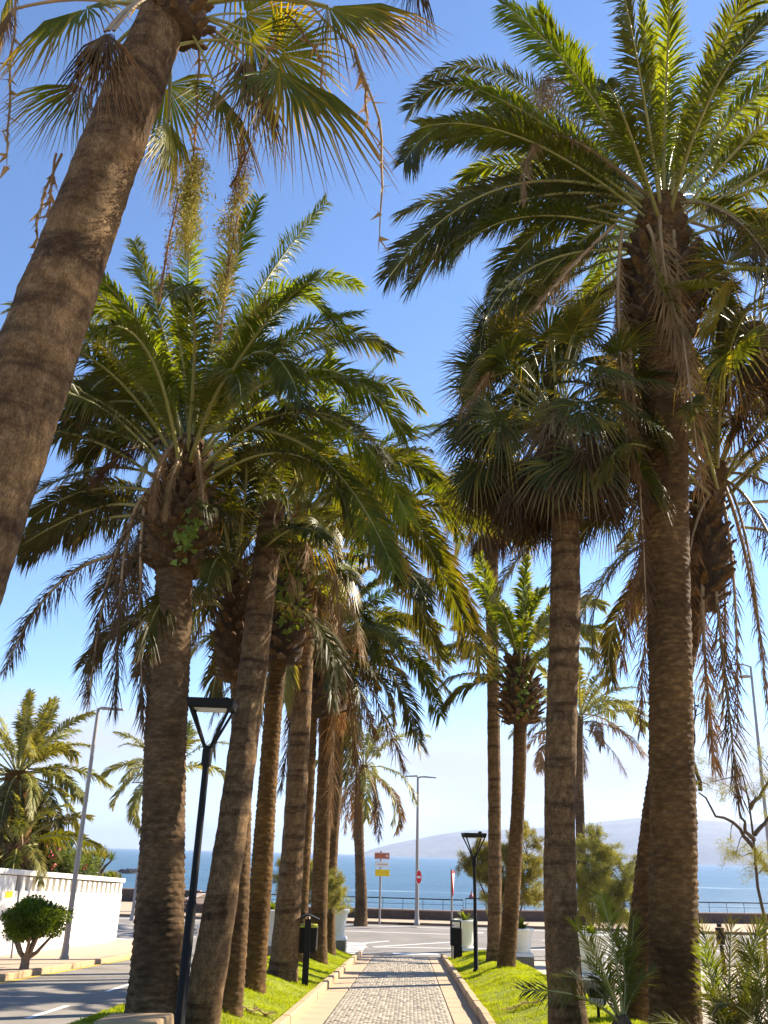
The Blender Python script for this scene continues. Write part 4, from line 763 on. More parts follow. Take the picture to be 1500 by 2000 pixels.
path_lamp('tall black path lamp with open trapezoid head, between the left front trunks', lb, lt[2] - lb[2], .1)
rb = G(930, 1898); rt = at(927, 1632, rb[1]); path_lamp('black path lamp with open trapezoid head on the right lawn', rb, rt[2] - rb[2], .15)

def street_light(label, base, h, arms, name='street_light', r0=.075, lean=(0, 0), flat=False):
    r = empty(name, base, label, 'street light', 'grey street lights'); tx, ty = lean
    MB().tube([(0, 0, 0), (tx * .3, ty * .3, h * .3), (tx, ty, h)], [r0, r0 * .85, r0 * .55], 12).build('pole', M['grey'], r, True)
    MB().lathe([(r0 * 1.5, 0), (r0 * 1.5, .04), (r0 * 1.15, .10), (r0 * 1.12, .35)], 14).build('base_sleeve', M['grey'], r, True)
    for ax, ay, up in arms:
        d = Vector((ax, ay, 0)); e = d.normalized(); side = Vector((-e.y, e.x, 0)); tip = Vector((tx, ty, h)) + d + Vector((0, 0, up))
        MB().tube([(tx, ty, h - .02), tip * .5 + Vector((tx, ty, h)) * .5 + Vector((0, 0, .02)), tip], [r0 * .45, r0 * .4, r0 * .35], 8).build('arm', M['grey'], r, True)
        a = tip - e * .1; b = tip + e * .6; hd = MB(); w = .14
        hd.hexa([a - side * .06 + Vector((0, 0, -.03)), b - side * w * .5 + Vector((0, 0, -.05)), b + side * w * .5 + Vector((0, 0, -.05)), a + side * .06 + Vector((0, 0, -.03))],
                [a - side * .07 + Vector((0, 0, .06)), b - side * w * .4 + Vector((0, 0, .01)), b + side * w * .4 + Vector((0, 0, .01)), a + side * .07 + Vector((0, 0, .06))])
        hd.build('lamp_head', M['grey'], r, bevel=.02)
    return r
sb = G(814, 1806, .12) * 1; st = at(813, 1518, sb[1]); Hs = st[2] - sb[2]
sl = street_light('tall grey street light with two heads at the end of the path', sb, Hs, [(.42, .05, .02), (-.12, .0, .05)], r0=.11)
def sign_disc(parent, c, rx, rz, base_m, y=-.13):
    n = 28; ring = [(c[0] + rx * math.cos(6.2832 * k / n), c[1] + rz * math.sin(6.2832 * k / n)) for k in range(n)]; inn = [(c[0] + rx * .88 * math.cos(6.2832 * k / n), c[1] + rz * .88 * math.sin(6.2832 * k / n)) for k in range(n)]
    p = MB().prism(ring, y, y + .02).build('sign_plate', M['sign_white'], parent); MB().prism(inn, y - .005, y - .001).build('red_face', M['sign_red'], p)
    MB().box(c[0] - rx * .62, c[0] + rx * .62, y - .010, y - .006, c[1] - rz * .14, c[1] + rz * .14).build('white_bar', M['sign_white'], p)
q = at(818, 1713, sb[1]); ne = empty('no_entry_sign', sb, 'red no-entry sign with white bar fixed to the tall street light', 'sign'); sign_disc(ne, (q[0] - sb[0], q[2] - sb[2]), .16, .36, None)
MB().box(-.06, .09, -.115, -.105, q[2] - sb[2] - .05, q[2] - sb[2] + .05).build('bracket', M['grey'], ne)

db = G(741, 1804, .12); dz = lambda y: at(741, y, db[1])[2] - db[2]
ds = empty('direction_sign', db, 'grey post with brown, white and yellow direction boards by the sea', 'sign')
MB().tube([(0, 0, 0), (0, 0, dz(1662))], .055, 10).build('post', M['grey'], ds, True)
for (x0, x1, ya, yb, mk, nm) in ((732, 761, 1665, 1678, 'sign_brown', 'brown_board'), (733, 760, 1682, 1694, 'sign_white', 'white_board'), (733, 761, 1698, 1711, 'sign_yellow', 'yellow_board')):
    a, b = at(x0, ya, db[1])[0] - db[0], at(x1, ya, db[1])[0] - db[0]; z1, z0 = dz(ya), dz(yb)
    p = MB().box(a, b, -.10, -.06, z0, z1).build(nm, M[mk], ds, bevel=.01); w = b - a
    if nm == 'brown_board':
        MB().box(a + .03, b - .03, -.106, -.101, z0 + .02, z0 + .035).box(a + .03, b - .03, -.106, -.101, z1 - .035, z1 - .02).build('border_line', M['sign_white'], p)
        MB().prism([(b - .20, (z0 + z1) / 2), (b - .12, (z0 + z1) / 2 + .07), (b - .12, (z0 + z1) / 2 + .03), (b - .06, (z0 + z1) / 2 + .03), (b - .06, (z0 + z1) / 2 - .03), (b - .12, (z0 + z1) / 2 - .03), (b - .12, (z0 + z1) / 2 - .07)], -.106, -.101).build('arrow_mark', M['sign_white'], p)
    if nm == 'white_board': MB().box(a + w * .15, b - w * .1, -.106, -.101, (z0 + z1) / 2 - .03, (z0 + z1) / 2 + .02).build('line_mark', M['sign_mark'], p)
gb = G(883, 1873); gt = at(882, 1698, gb[1]); gh = gt[2] - gb[2]
gs = empty('road_sign', gb, 'road sign turned edge-on at the right corner of the path end', 'sign', rz=math.radians(81))
MB().tube([(0, 0, 0), (0, 0, gh)], .035, 10).build('post', M['grey'], gs, True); zt = gh - .05; zb = gh - .98
p = MB().prism([(-.42, zt), (.42, zt), (0, zb + .15)], -.06, -.04).build('sign_plate', M['sign_red'], gs); MB().prism([(-.30, zt - .08), (.30, zt - .08), (0, zb + .33)], -.066, -.061).build('white_face', M['sign_white'], p)

lb2 = G(125, 1873, .12); lt2 = at(192, 1384, lb2[1]); sl2 = street_light('slim grey street light with single short arm beside the white wall', lb2, lt2[2] - lb2[2], [(.18, .0, .0)], r0=.085, lean=(lt2[0] - lb2[0], 0))
p3 = G(258, 1798, .12); t3 = at(270, 1530, p3[1]); street_light('far grey street light peeking left of the stout trunk', p3, t3[2] - p3[2], [(-.35, 0, .05)], r0=.10)
p4 = at(1515, 1800, 44); p4[2] = Z_ST; t4 = at(1466, 1302, 44); s4 = street_light('street light with two round heads at right edge behind hanging fronds', p4, t4[2] - p4[2], [(-.45, 0, .1)], r0=.11, lean=(t4[0] - p4[0], 0))
t5 = at(1458, 1322, 44) - p4; MB().lathe([(.01, -.05), (.28, -.03), (.30, .02), (.12, .10), (.02, .12)], 16, (t5[0] - .1, t5[1], t5[2])).build('round_head', M['grey'], s4, True)
po = G(22, 1872, .12); pt = at(40, 1712, po[1]); sp = empty('thin_post', po, 'thin grey post in front of the white wall, left of the clipped tree', 'post'); MB().tube([(0, 0, 0), (pt[0] - po[0], 0, pt[2] - po[2])], .03, 8).build('pole', M['grey'], sp, True)
MB().lathe([(.032, pt[2] - po[2] + .001), (.034, pt[2] - po[2] + .03), (.01, pt[2] - po[2] + .05)], 8, (pt[0] - po[0], 0, 0)).build('post_cap', M['grey'], sp, True)

# litter bin on a post with a small gabled roof
bb = G(595, 1927); k = mpp(bb); bz = lambda y: at(595, y, bb[1])[2] - bb[2]
bn = empty('litter_bin', bb, 'black post-mounted litter bin with gabled roof on the left lawn', 'bin', rz=.12)
MB().box(-.065, .065, -.03, .03, -.05, bz(1795)).build('post', M['black'], bn, bevel=.008)
MB().hexa([(-.15, -.02 + .06, bz(1862)), (.17, .06 - .02, bz(1862)), (.17, .36, bz(1862)), (-.15, .36, bz(1862))], [(-.18, .04, bz(1812)), (.20, .04, bz(1812)), (.20, .40, bz(1812)), (-.18, .40, bz(1812))]).build('bin_box', M['black'], bn, bevel=.012)
MB().box(-.182, .202, .034, .402, bz(1812) + .002, bz(1807)).build('yellow_rim', M['sticker'], bn)
MB().box(.19, .215, .06, .40, bz(1862) + .05, bz(1810)).build('side_panel', M['grey'], bn)
for sgn in (-1, 1):
    MB().hexa([(0, -.08, bz(1790) + .02), (sgn * .24, -.08, bz(1798)), (sgn * .24, .36, bz(1798)), (0, .36, bz(1790) + .02)][::sgn], [(0, -.08, bz(1790) + .045), (sgn * .24, -.08, bz(1798) + .025), (sgn * .24, .36, bz(1798) + .025), (0, .36, bz(1790) + .045)][::sgn]).build('roof_panel', M['black'], bn)
MB().tube([(0, .16, bz(1812)), (0, .16, bz(1792))], .02, 6).build('roof_stay', M['black'], bn)
# litter bin at the right corner
b2 = G(893, 1872); z2 = lambda y: at(893, y, b2[1])[2] - b2[2]
r2 = empty('litter_bin', b2, 'black litter bin with open frame top beside the right planter', 'bin')
MB().box(-.12, .16, -.12, .16, -.05, z2(1848)).build('foot', M['black'], r2, bevel=.01); MB().box(-.22, .14, -.17, .19, z2(1847), z2(1812)).build('bin_box', M['black'], r2, bevel=.02)
for x, y in ((-.20, -.15), (.12, -.15), (-.20, .17), (.12, .17)): MB().box(x - .015, x + .015, y - .015, y + .015, z2(1812) + .001, z2(1800)).build('corner_post', M['black'], r2)
MB().hexa([(-.24, -.19, z2(1800)), (.16, -.19, z2(1800)), (.16, .21, z2(1800)), (-.24, .21, z2(1800))], [(-.18, -.13, z2(1797)), (.10, -.13, z2(1797)), (.10, .15, z2(1797)), (-.18, .15, z2(1797))]).build('lid', M['black'], r2, bevel=.01)
MB().box(.141, .165, -.14, .16, z2(1845), z2(1812)).build('side_panel', M['sign_mark'], r2)
# black post with a box, far right
b3 = G(1416, 1905); z3 = lambda y: at(1412, y, b3[1])[2] - b3[2]
r3 = empty('meter_post', b3, 'black post carrying a small box among the young palm fronds at right', 'post'); MB().box(-.05, .05, -.04, .04, 0, z3(1846)).build('post', M['black'], r3, bevel=.008)
MB().box(-.11, .11, -.09, .09, z3(1845), z3(1812)).build('box', M['black'], r3, bevel=.015); MB().box(-.06, .06, -.06, .06, z3(1811), z3(1804)).build('top_cap', M['black'], r3, bevel=.01)
# floodlight by the skirted palm
f0 = at(1168, 1965, 12.6); f0[2] = gz(f0[0], f0[1]); fl = empty('floodlight', f0, 'black box floodlight on the lawn right of the skirted fan palm', 'floodlight', rz=-.4); fz = at(1168, 1945, 12.6)[2] - f0[2]
MB().tube([(0, 0, -.05), (0, 0, fz - .08)], .02, 8).build('stem', M['black'], fl, True); MB().hexa([(-.10, -.06, fz - .10), (.10, -.06, fz - .10), (.10, .07, fz - .10), (-.10, .07, fz - .10)], [(-.10, -.02, fz + .09), (.10, -.02, fz + .09), (.10, .09, fz + .09), (-.10, .09, fz + .09)]).build('housing', M['black'], fl, bevel=.012)
MB().box(-.09, .09, -.075, -.067, fz - .09, fz - .02).build('glass', M['lamp_glass'], fl)
# stone block at the foot of the stout palm
s0 = at(262, 1992, 9.9); s0[2] = gz(s0[0], s0[1]) - .02; sbk = MB().hexa([(-.38, -.3, -.1), (.36, -.34, -.1), (.38, .3, -.1), (-.36, .28, -.1)], [(-.34, -.27, .16), (.33, -.30, .18), (.35, .27, .17), (-.33, .25, .15)]).build('stone_block', M['tanblock'], bevel=.025); sbk.location = s0
tag(sbk, 'flat tan stone block at the foot of the stout left palm', 'stone')

# ---------------------------------------------------------------- planters
def leafy(name, c, rx, rz, n, size, mat, parent, seed, shape='ball', wl=.35, dirup=0.0, surf=.55):
    rng = np.random.default_rng(seed); d = nrm(rng.normal(0, 1, (n, 3))); r = rng.uniform(surf, 1, (n, 1)) ** .6
    if shape == 'dome': d[:, 2] = np.abs(d[:, 2]) * 1.0 - .15
    lumps = 1 + .14 * np.sin(d[:, :1] * 5 + seed) + .12 * np.sin(d[:, 1:2] * 6 + 2 * seed) + .10 * np.sin(d[:, 2:] * 7)
    C = np.asarray(c) + d * r * lumps * np.array([rx, rx, rz]); a = nrm(d * .7 + rng.normal(0, .7, (n, 3)) + UP * dirup); b = nrm(np.cross(a, rng.normal(0, 1, (n, 3))))
    L = size * rng.uniform(.6, 1.3, (n, 1)); w = b * L * wl * .5; nn = np.cross(a, b) * L * .08
    V = np.stack([C, C + a * L * .45 - w + nn, C + a * L * .45 + w + nn, C + a * L], 1).reshape(-1, 3); k = np.arange(n)[:, None] * 4
    T = np.concatenate([k + np.array([[0, 2, 1]]), k + np.array([[1, 2, 3]])]); U = np.tile([[0, 0], [0, .5], [0, .5], [0, 1.0]], (n, 1))
    o = link(name, tri_mesh(name, V, T, M[mat], uv=U), parent); return o
def blades(name, c, L, n, mat, parent, seed, w=.035, spread=1.0, curl=.5, emin=15):
    rng = np.random.default_rng(seed); V, T, U = [], [], []
    for i in range(n):
        az = rng.uniform(0, 6.28); e = math.radians(rng.uniform(emin, 88)); C = rand_curve(np.asarray(c, float), az, math.degrees(e), L * rng.uniform(.7, 1.1), 70 * curl, rng, 1.4, 5)
        s = np.array([-math.sin(az), math.cos(az), 0]) * w; k = len(V)
        for j, f in enumerate((.6, 1, .8, .5)): V += [C[j] - s * f, C[j] + s * f]; U += [(0, j / 4)] * 2
        V.append(C[4]); U.append((0, 1)); T += [(k + 2 * j, k + 2 * j + 1, k + 2 * j + 3) for j in range(3)] + [(k + 2 * j, k + 2 * j + 3, k + 2 * j + 2) for j in range(3)] + [(k + 6, k + 7, k + 8)]
    return link(name, tri_mesh(name, V, T, M[mat], uv=U), parent)
def planter(label, base, w, h, ph, seed, plant=.45):
    r = empty('planter', base, label, 'planter', 'white planters')
    MB().box(-w * .42, w * .42, -w * .42, w * .42, -.1, ph).build('plinth', M['stone'], r, bevel=.015)
    MB().box(-w * .45, w * .45, -w * .45, w * .45, ph + .001, ph + .10, .86).build('base_slab', M['pot'], r, bevel=.015)
    R = w / 2; z = ph + .101
    MB().lathe([(R * .62, z), (R * .66, z + .03), (R * .78, z + h * .45), (R * .90, z + h * .82), (R * 1.0, z + h * .88), (R * 1.02, z + h * .97), (R * .97, z + h), (R * .86, z + h), (R * .82, z + h - .06)], 32).build('pot', M['pot'], r, True)
    blades('plant', (0, 0, z + h - .07), plant, 46, 'bush', r, seed, .05)
    return r
pa = at(652, 1868, 32.6); pa[2] = gz(pa[0], pa[1]); planter('white tapered planter with leafy plant behind the last left palm', pa, .98, .88, .42, 1)
pb = at(908, 1862, 33.2); pb[2] = gz(pb[0], pb[1]); planter('white tapered planter with leafy plant beside the right litter bin', pb, .86, .88, .28, 2)
pc = at(525, 1866, 30.0); pc[2] = base_z(pc[1]); planter('white planter glimpsed between rough and pale trunks at left', pc, 1.0, .95, .4, 3)
pd = at(1020, 1868, 30.0); pd[2] = base_z(pd[1]); planter('white planter behind the dark-bossed palm at right', pd, .8, .7, .3, 4)
pe = at(1160, 1925, 21.0); pe[2] = base_z(pe[1]); planter('pale planter between the skirted fan palm and the young palm', pe, .9, .8, .3, 5, .3)
pf = at(408, 1880, 26.0); pf[2] = base_z(pf[1]); planter('pale planter with dark shrub behind the near black lamp post', pf, .9, .8, .1, 6, .6)

# ---------------------------------------------------------------- white garden wall, sidewalk tree, garden
WX = -11.45; wy0, wy1 = 20.0, 35.3
we = at(203, 1840, wy1); hb = at(203, 1744, wy1)[2] - (base_z(34) + .12); hc = at(205, 1714, wy1)[2] - (base_z(34) + .12)
gw = empty('garden_wall', (WX, wy1, base_z(34) + .10), 'white rendered garden wall with slatted openings along its top', 'wall')
zr = lambda y, h: base_z(y) - base_z(34) + h
def along(mb, y0, y1, x0, x1, h0, h1):
    mb.hexa([(x0, y0 - wy1, zr(y0, h0)), (x1, y0 - wy1, zr(y0, h0)), (x1, y1 - wy1, zr(y1, h0)), (x0, y1 - wy1, zr(y1, h0))], [(x0, y0 - wy1, zr(y0, h1)), (x1, y0 - wy1, zr(y0, h1)), (x1, y1 - wy1, zr(y1, h1)), (x0, y1 - wy1, zr(y1, h1))]); return mb
along(MB(), wy0, wy1, -.11, .11, -.2, hb).build('wall_body', M['white'], gw, bevel=.01)
along(MB(), wy0, wy1 + .08, -.15, .15, hc - .14, hc).build('cap', M['white'], gw, bevel=.01)
y = wy1 - .02; i = 0
while y > 26.0:
    along(MB(), y - .24, y, -.058, .085, hb + .001, hc - .141).build('slat', M['white'], gw); y -= .50; i += 1
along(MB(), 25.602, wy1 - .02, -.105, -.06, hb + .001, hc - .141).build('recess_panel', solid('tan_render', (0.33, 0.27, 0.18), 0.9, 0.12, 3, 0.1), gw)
along(MB(), wy0, 25.6, -.10, .10, hb + .001, hc - .141).build('solid_panel', M['white'], gw)
bx = link('yellow_plate', MB().box(.112, .125, -.22, .22, hb - .16, hb + .0).mesh('yellow_plate', M['sign_yellow']), gw); bx.location = (0, 25.25 - wy1, zr(25.25, 0))
tb = G(46, 1893, .12); tz = lambda y: at(46, y, tb[1])[2] - tb[2]; tr = empty('clipped_tree', tb, 'small round clipped tree on the sidewalk at left', 'tree')
mb = MB(); rg = random.Random(4)
mb.tube([(0, 0, -.1), (.01, 0, .1), (0.0, 0, .28)], [.12, .10, .09], 10)
for dx, dy in ((-.38, .1), (-.18, -.15), (.05, .18), (.22, -.1), (.42, .12), (.12, -.25)): mb.tube([(dx * .08, dy * .1, .22), (dx * .5, dy * .5, tz(1860)), (dx * 1.05, dy, tz(1832)), (dx * 1.3, dy * 1.3, tz(1810))], [.06, .045, .032, .012], 7)
mb.build('trunk', solid('pale_twig', (0.26, 0.17, 0.10), 0.9, 0.3, 14, 0.4), tr, True)
cz = (tz(1752) + tz(1842)) / 2; leafy('crown', (.03, 0, cz + .02), .66, .42, 17000, .085, 'bush', tr, 3, surf=.25)

gard = 31.0
def ol(x, y, Y, rx, rz, lab, seed, n=4200, flowers=26, mat='oleander', size=.15):
    c = at(x, y, Y); g0 = np.array([c[0], c[1], base_z(Y)]); r = empty('oleander_bush' if flowers else 'garden_shrub', g0, lab, 'shrub', 'shrubs of the garden'); q = c - g0
    mb = MB(); rg = random.Random(seed)
    for _ in range(7): a = rg.uniform(0, 6.28); mb.tube([(0, 0, -.05), (math.cos(a) * rx * .3, math.sin(a) * rx * .3, q[2] * .6), (math.cos(a) * rx * .6, math.sin(a) * rx * .6, q[2] + rz * .3)], [.03, .022, .01], 6)
    mb.build('stem', M['twig'], r); leafy('foliage', q, rx, rz, n, size, mat, r, seed, wl=.22, surf=.2, dirup=.5)
    rng = np.random.default_rng(seed)
    for i in range(flowers):
        d = nrm(rng.normal(0, 1, 3)); d[1] = -abs(d[1]); p = q + d * np.array([rx, rx, rz]) * rng.uniform(.85, 1.08); mb = MB()
        for _ in range(10):
            u = nrm(rng.normal(0, 1, 3)) * .06; v = nrm(rng.normal(0, 1, 3)) * .04; o_ = rng.normal(0, .045, 3); mb.add([p + o_, p + o_ + u + v, p + o_ + u * 1.5, p + o_ + u - v], [(0, 1, 2, 3)])
        mb.build('flower', M['pink'], r)
ol(75, 1668, 30.5, .85, .75, 'oleander bush with pink flowers behind the white wall', 1, flowers=22)
ol(118, 1690, 31.5, .8, .6, 'leafy green shrub behind the slatted wall under the parasol', 2, flowers=0)
ol(152, 1692, 32.5, .7, .55, 'dull green shrub with sparse pink bloom left of the dragon tree', 3, flowers=9)
ol(15, 1690, 29.5, .9, .5, 'brownish shrub at the left edge behind the wall', 4, flowers=0, mat='tamarisk')
def dragon_tree(x, y, Y, R, lab, seed):
    c = at(x, y, Y); g0 = np.array([c[0], c[1], base_z(Y)]); r = empty('dragon_tree', g0, lab, 'tree', 'dragon trees of the garden'); q = c - g0; rng = np.random.default_rng(seed); mb = MB(); tips = []
    for i in range(11):
        a = i * 2.4; rr = R * math.sqrt((i + .5) / 11); p = np.array([math.cos(a) * rr * .8, math.sin(a) * rr * .8, q[2] + R * .1 - rr * .35]); tips.append(p); mb.tube([(0, 0, -.1), (p[0] * .1, p[1] * .1, q[2] - R * 1.2), (p[0] * .6, p[1] * .6, q[2] - R * .5), p], [.12, .10, .05, .03], 7)
    mb.build('trunk', M['twig'], r)
    for i, p in enumerate(tips): blades('leaf_rosette', p, R * .62, 46, 'frond_pale' if i % 2 else 'bush', r, seed * 50 + i, .022, 1, .35, 5)
dragon_tree(192, 1672, 36.5, .78, 'dragon tree with spiky rosettes above the end of the white wall', 3)
dragon_tree(215, 1712, 37.5, .55, 'low spiky bush at the end of the white wall', 5)
gpz = at(130, 1655, 33.5); g0 = np.array([gpz[0], gpz[1], base_z(33.5)]); pq = empty('parasol', g0, 'green tapered canopy on a post above the garden shrubs', 'parasol'); zc = gpz[2] - g0[2]
MB().tube([(0, 0, 0), (0, 0, zc + .2)], .03, 8).build('pole', M['grey'], pq, True); MB().lathe([(.16, zc - .18), (.17, zc - .17), (.30, zc + .19), (.31, zc + .21), (.05, zc + .22)], 4).build('canopy', M['green_paint'], pq)

# ---------------------------------------------------------------- feathery tamarisks
def tamarisk(lab, base, twigs, seed, stems, per=70, nl=.13, nw=.010, tw=.42, name='tamarisk_bush', droop=.25, trunk_r=.05, cat='bush', twigs_dir=None):
    """base: ground point; stems: list of polylines (world); twigs: list of (centre, radius_xyz, count) clouds of sprays"""
    rng = np.random.default_rng(seed); base = np.asarray(base, float); r = empty(name, base, lab, cat, 'feathery tamarisks'); allp = []
    for s in stems:
        P = resample(np.array(s), 10)[0] - base; P[1:] += rng.normal(0, .02, P[1:].shape); allp.append(P)
        MB().tube(P, list(np.linspace(trunk_r, .012, 10)), 7).build('stem', M['twig'], r, True)
    allp = np.concatenate(allp); mb = MB(); A, D = [], []
    for c, rad, cnt in twigs:
        c = np.asarray(c) - base
        for _ in range(cnt):
            d = nrm(rng.normal(0, 1, 3)); e = c + d * np.asarray(rad) * rng.uniform(.25, 1) ** .5
            k = np.argmin(np.linalg.norm(allp - e, axis=1) + rng.uniform(0, .25, len(allp))); s0 = allp[k]; v = e - s0
            if rng.uniform() < .4: mb.tube([s0, s0 + v * .5 + rng.normal(0, .05, 3), e], [.012, .007, .003], 4, False)
            dr = nrm(nrm(v + 1e-6) * .5 + UP * .35 + rng.normal(0, .6, 3)); q = rng.uniform(0, 1, per); t = e[None] + dr[None] * ((q - .3) * tw)[:, None] - UP[None] * (droop * tw * q ** 2)[:, None] + rng.normal(0, tw * .12, (per, 3))
            A.append(t); D.append(nrm(dr[None] + rng.normal(0, .6, (per, 3))))
    A = np.concatenate(A); D = np.concatenate(D); n = len(A); w = nrm(np.cross(D, rng.normal(0, 1, (n, 3)))) * nw * .5; L = nl * rng.uniform(.5, 1.2, (n, 1))
    V = np.stack([A - w, A + w, A + D * L], 1).reshape(-1, 3); U = np.tile([[0, 0], [0, 0], [0, 1.0]], (n, 1)); 
    link('foliage', tri_mesh('foliage', V, np.arange(3 * n).reshape(-1, 3), M['tamarisk'], uv=U), r)
    if mb.v: mb.build('twigs', M['twig'], r)['kind'] = 'stuff'
    return r
def tam_at(lab, x, y, Y, pts, seed, nst=5, **k):
    b = at(x, y, Y); b[2] = gz(b[0], b[1]); tw, st = [], []
    for px_, py_, rx, ry, cnt in pts:
        c = at(px_, py_, Y); m = mpp(c); tw.append((c, (rx * m, rx * m * .8, ry * m), cnt)); st.append([b, b * .6 + c * .4 + np.array([0, 0, .15]), c]); 
    return tamarisk(lab, b, tw, seed, st, **k)
tam_at('feathery tamarisk bush on the right lawn behind the black lamp', 990, 1885, 27.0, [(985, 1700, 48, 45, 46), (1030, 1670, 40, 52, 46), (945, 1690, 34, 40, 30), (1030, 1740, 42, 30, 34), (970, 1745, 30, 20, 16), (922, 1685, 24, 28, 14)], 1, per=300, nl=.11, nw=.017, tw=.45)
tam_at('wide golden tamarisk bush between the skirted and the huge trunk', 1150, 1830, 32.0, [(1150, 1690, 42, 55, 46), (1200, 1700, 45, 50, 50), (1165, 1760, 45, 35, 46), (1215, 1770, 35, 40, 36), (1160, 1640, 25, 25, 14), (1100, 1720, 30, 45, 20)], 2, per=300, nl=.12, nw=.019, tw=.55)
tam_at('feathery tamarisk sprays hanging round the left row trunks', 598, 1868, 27.5, [(560, 1705, 30, 20, 22), (600, 1710, 30, 22, 24), (632, 1725, 34, 28, 30), (600, 1745, 35, 22, 22), (655, 1760, 22, 18, 10)], 3, per=280, nl=.10, nw=.016, tw=.42)
tam_at('dry golden tamarisk tuft at the sea wall left of the lone palm', 672, 1800, 49.5, [(672, 1770, 16, 14, 20)], 4, per=60, nl=.14, nw=.022, tw=.4)
tb0 = at(1505, 1985, 13.4); tb0[2] = base_z(13.4)
def tpx(*pp): return [at(x, y, 13.4 + d) for x, y, d in pp]
tam_st = [[tb0] + tpx((1490, 1800, 0), (1478, 1660, 0), (1462, 1570, 0), (1450, 1510, 0)), tpx((1478, 1665, 0), (1440, 1610, -.1), (1400, 1590, -.2), (1368, 1545, -.2)), tpx((1465, 1580, 0), (1490, 1545, .1), (1520, 1500, .1)), tpx((1474, 1630, 0), (1500, 1600, .1), (1530, 1560, .2)), tpx((1472, 1640, 0), (1452, 1620, -.2), (1440, 1560, -.2)), tpx((1368, 1545, -.2), (1350, 1480, -.3), (1360, 1380, -.4)), tpx((1360, 1530, -.2), (1330, 1490, -.4), (1305, 1440, -.5)), tpx((1480, 1670, 0), (1500, 1700, -.1), (1520, 1720, -.1))]
tm = lambda x, y, d, rx, ry, n: (at(x, y, 13.4 + d), (rx * .009, rx * .009, ry * .009), n)
tamarisk('straggly tamarisk tree with bare dark branches at right edge', tb0, [tm(1375, 1370, -.4, 26, 38, 13), tm(1310, 1445, -.5, 20, 20, 9), tm(1345, 1500, -.4, 26, 30, 10), tm(1490, 1680, 0, 40, 28, 26), tm(1430, 1660, -.1, 20, 20, 8), tm(1410, 1520, 0, 40, 35, 9), tm(1470, 1480, .1, 35, 35, 9), tm(1500, 1560, .1, 30, 40, 10), tm(1440, 1560, 0, 30, 30, 8), tm(1330, 1540, -.3, 20, 20, 6)], 5, tam_st, per=130, nl=.06, nw=.006, tw=.30, trunk_r=.035, name='tamarisk_tree', cat='tree')

# ---------------------------------------------------------------- young palms on the right
def young_palm(lab, x, Y, seed, fronds, n=8, L=1.6):
    b = at(x, 2000, Y); b[2] = gz(b[0], b[1]); rng = np.random.default_rng(seed); r = empty('young_palm', b, lab, 'young palm', 'young palms by the right lawn')
    MB().lathe([(.10, -.1), (.13, .0), (.12, .12), (.06, .22)], 10).build('stem_base', M['stub'], r)
    for (x1, y1, d1), (x2, y2, d2), mk in fronds:
        C = bez(b + UP * .1, at(x1, y1, Y + d1), at(x2, y2, Y + d2)); put('frond', frond_geo(C, rng, 30, .30, .012, 24, .12, .22, rng.normal(0, .3), 0, None, .016, face=.6), [M[mk], M['rachis']], r, b)
    for i in range(n):
        az = i * 2.4 + rng.uniform(0, 1); C = rand_curve(b + UP * .1, az, rng.uniform(35, 80), L * rng.uniform(.7, 1.1), rng.uniform(40, 80), rng); put('frond', frond_geo(C, rng, 28, .28, .012, 24, .15, .2, rng.normal(0, .3), 0, None, .016), [M['frond'], M['rachis']], r, b)
young_palm('young palm with bright upright fronds left of the huge trunk', 1215, 11.0, 1, [((1215, 1900, 0), (1175, 1748, .2), 'frond_lush'), ((1190, 1900, -.2), (1125, 1805, -.3), 'frond_lush'), ((1235, 1850, .2), (1238, 1790, .3), 'frond'), ((1150, 1925, -.4), (1020, 1935, -.6), 'frond_olive'), ((1180, 1900, .2), (1150, 1880, .3), 'frond'), ((1230, 1880, .1), (1205, 1830, .2), 'frond')], 2, .9)
young_palm('bushy young palm with spreading dark fronds at lower right', 1420, 11.0, 2, [((1440, 1900, 0), (1500, 1800, .1), 'frond'), ((1400, 1880, .2), (1370, 1810, .3), 'frond'), ((1460, 1900, .2), (1540, 1850, .3), 'frond'), ((1420, 1870, 0), (1430, 1800, 0), 'frond_olive'), ((1390, 1920, -.3), (1375, 1850, -.4), 'frond_lush'), ((1450, 1930, -.3), (1520, 1920, -.5), 'frond'), ((1400, 1950, -.4), (1380, 1940, -.8), 'frond'), ((1470, 1860, .4), (1480, 1800, .6), 'frond')], 6, 1.1)
young_palm('dark young palm cut by the lower right corner', 1500, 10.4, 3, [((1500, 1900, 0), (1450, 1840, .1), 'frond'), ((1480, 1950, 0), (1400, 1960, 0), 'frond_olive')], 4, 1.1)

